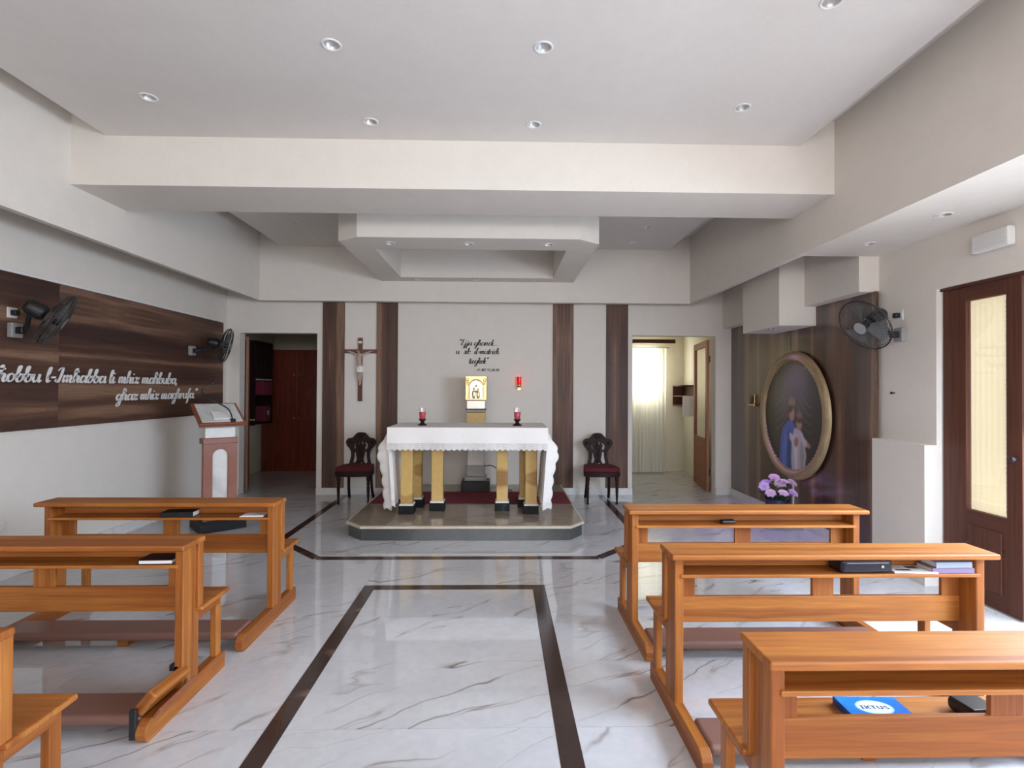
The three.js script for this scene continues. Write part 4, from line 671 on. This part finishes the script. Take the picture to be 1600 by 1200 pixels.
// ---------------------------------------------------------------- doors
{ // glazed leaf of the double door, curtain behind the glass
  const a = 3.437, b = 4.065, g0 = 3.548, g1 = 3.862;
  const d = struct('door_1', [wb(3.49, 3.535, 0.005, 2.32, g1, b, 0.003, 'y'), wb(3.49, 3.535, 0.005, 2.32, a, g0, 0.003, 'y'), wb(3.49, 3.535, 2.215, 2.32, g0, g1, 0.003, 'z'), wb(3.49, 3.535, 0.005, 0.66, g0, g1, 0.003, 'z')], M.doorWood, 'dark wooden door leaf with a tall curtained glass pane');
  mesh('bottom_panel', wb(3.48, 3.49, 0.12, 0.55, g0 + 0.03, g1 - 0.03, 0.004, 'y'), M.doorWood, d); mesh('pane', wb(3.512, 3.516, 0.66, 2.215, g0, g1), M.glass, d);
  mesh('lace_curtain', grid(40, 4, (u, v) => [3.527 + 0.0012 * Math.sin(u * 42), lerp(0.655, 2.22, v), -lerp(g0 + 0.005, g1 - 0.005, u)]), Object.assign(M.curtain.clone(), { side: THREE.DoubleSide, color: lin(0.8, 0.66, 0.42), transmission: 0.3 }), d, 'cream curtain behind the glass');
  for (let k = 0; k < 44; k++) mesh('lace_edge', bx(3.509, 0.7 + k * 0.034, -(g0 + 0.018), 0.003, 0.02, 0.01, 0), M.paper, d);
  mesh('handle', [bar([3.49, 1.08, -(a + 0.035)], [3.46, 1.08, -(a + 0.035)], 0.011), new THREE.SphereGeometry(0.02, 10, 8).translate(3.455, 1.08, -(a + 0.035))], M.blackMetal, d);
  struct('trim_12', wb(3.48, 3.7, 2.323, DWH, DD[0], DD[1]), M.doorWood, 'dark wooden head of the double door');
  const o = struct('door_2', [wb(3.75, 4.28, 0.01, 2.3, 2.85, 2.89, 0.003, 'y')], M.doorWood, 'second door leaf standing open outwards');
  mesh('handle', bar([4.2, 1.02, -2.89], [4.2, 1.02, -2.93], 0.01), M.blackMetal, o);
}
{ // leaf of the curtain room, swung in; leaf of the sacristy, swung in
  const d = struct('door_3', [bx(0.045, 1.15, 0, 0.09, 2.28, 0.04, 0.003, 'y'), bx(0.905, 1.15, 0, 0.09, 2.28, 0.04, 0.003, 'y'), bx(0.475, 2.24, 0, 0.77, 0.1, 0.04, 0.003, 'x'), bx(0.475, 0.4, 0, 0.77, 0.78, 0.04, 0.003, 'x')], M.oakDoor, 'brown glazed door standing open into the curtain room');
  d.position.set(3.12, 0, -7.83); d.rotation.y = 1.41; mesh('pane', bx(0.475, 1.49, 0, 0.77, 1.4, 0.004, 0), M.glass, d); mesh('handle', [bar([0.9, 1.05, 0], [0.9, 1.05, 0.06], 0.009), bar([0.9, 1.05, 0.06], [0.8, 1.05, 0.06], 0.009)], M.brass, d); mesh('hinge', [bx(0.0, 0.3, 0.02, 0.03, 0.1, 0.02, 0.003), bx(0, 2.0, 0.02, 0.03, 0.1, 0.02, 0.003)], M.blackMetal, d);
  const e = struct('door_4', [bx(0.4, 1.15, 0, 0.8, 2.28, 0.04, 0.003, 'y')], M.sacristyDoor, 'brown door standing open into the sacristy');
  e.position.set(-3.735, 0, -7.82); e.rotation.y = 1.99; mesh('handle', [bar([0.74, 1.02, 0.02], [0.74, 1.02, 0.07], 0.01), new THREE.SphereGeometry(0.022, 10, 8).translate(0.74, 1.02, 0.08)], M.brass, e);
}
// ---------------------------------------------------------------- sacristy and curtain room
{
  const w = thing('wardrobe', 'tall dark red wooden wardrobe in the dim sacristy', 'wardrobe', [-3.75, 0, 10.06]);
  mesh('body', [bx(0, 1.12, 0, 1.3, 2.24, 0.55, 0.006, 'y')], M.wardrobe, w);
  for (const s of [-1, 1]) { const d = mesh('door', bx(s * 0.322, 0.86, 0.285, 0.635, 1.6, 0.022, 0.004, 'y'), M.wardrobe, w); mesh('knob', new THREE.SphereGeometry(0.016, 8, 6).translate(s * 0.05, 0.98, 0.31), M.brass, d); const u = mesh('top_door', bx(s * 0.322, 1.96, 0.285, 0.635, 0.52, 0.022, 0.004, 'y'), M.wardrobe, w); mesh('knob', new THREE.SphereGeometry(0.014, 8, 6).translate(s * 0.05, 1.78, 0.31), M.brass, u); }
  const c = thing('wall_cupboard', 'dark wooden cupboard with open shelves on the sacristy wall', 'cupboard', [-4.449, 0.9, 9.35]);
  mesh('side', bx(0.14, 0.72, 0.33, 0.28, 1.45, 0.03, 0.003, 'y'), M.mahogany, c); mesh('side', bx(0.14, 0.72, -0.33, 0.28, 1.45, 0.03, 0.003, 'y'), M.mahogany, c); mesh('back', bx(0.01, 0.72, 0, 0.02, 1.45, 0.66, 0.002, 'y'), M.mahogany, c);
  for (const y of [0.02, 0.5, 0.78, 1.43]) mesh('shelf', bx(0.14, y, 0, 0.28, 0.025, 0.64, 0.003, 'z'), y === 0.78 ? M.cream : M.mahogany, c);
  mesh('door', bx(0.285, 1.11, 0, 0.02, 0.62, 0.64, 0.003, 'y'), M.mahogany, c);
  const k = thing('red_box', 'dark red box standing on the cupboard shelf in the sacristy', 'box', [-4.22, 1.4135, 9.4]); mesh('body', bx(0, 0.11, 0, 0.2, 0.22, 0.34, 0.008), colour(0.22, 0.02, 0.05), k); mesh('lid', bx(0, 0.225, 0, 0.21, 0.025, 0.35, 0.006), colour(0.25, 0.025, 0.06), k);
  const b = thing('shelf_box', 'dark red folder on the lowest cupboard shelf in the sacristy', 'box', [-4.26, 0.934, 9.5]); mesh('body', bx(0, 0.14, 0, 0.2, 0.27, 0.2, 0.006), colour(0.16, 0.02, 0.04), b); mesh('spine_label', bx(0.101, 0.16, 0, 0.003, 0.08, 0.06, 0), M.paper, b);
}
{
  const c = thing('curtain', 'long cream curtain with soft folds in the bright room', 'curtain', [2.69, 0, 9.6]);
  mesh('fabric', grid(110, 10, (u, v) => [lerp(-0.36, 0.37, u) + 0.006 * Math.sin(u * 30 + v * 2), lerp(0.02, 2.3, v), 0.035 * Math.sin(u * 62 + 0.6 * Math.sin(v * 3)) * (0.7 + 0.3 * Math.sin(u * 23)) + 0.01 * Math.sin(u * 131)]), Object.assign(M.curtain, { side: THREE.DoubleSide }), c);
  mesh('rail', bar([-0.4, 2.31, 0], [0.42, 2.31, 0], 0.009), M.steel, c);
  solo('pelmet', bx(0, 0, 0, 0.9, 0.07, 0.04, 0.005, 'x'), M.doorWood, 'brown wooden pelmet board above the curtain', 'pelmet', [2.74, 2.42, 9.52]);
  const s = thing('corner_shelf', 'small brown corner shelf on the wall beside the curtain', 'shelf', [3.46, 1.25, 9.5]);
  for (const y of [0, 0.17, 0.36]) mesh('shelf', bx(-0.12, y, 0, 0.24, 0.022, 0.5, 0.003, 'z'), M.doorWood, s); mesh('side', bx(-0.12, 0.18, -0.24, 0.24, 0.36, 0.022, 0.003, 'y'), M.doorWood, s); mesh('back', bx(-0.012, 0.18, 0, 0.02, 0.36, 0.5, 0.003, 'y'), M.doorWood, s);
  solo('towel', grid(16, 10, (u, v) => { const h = v * 0.36; return [lerp(-0.1, 0.1, u), -h, 0.012 * Math.sin(u * 14) * v + 0.01]; }), M.linen2, 'white towel hanging from the corner shelf', 'towel', [3.32, 1.43, 9.235]);
}

renderer.render(scene, camera);
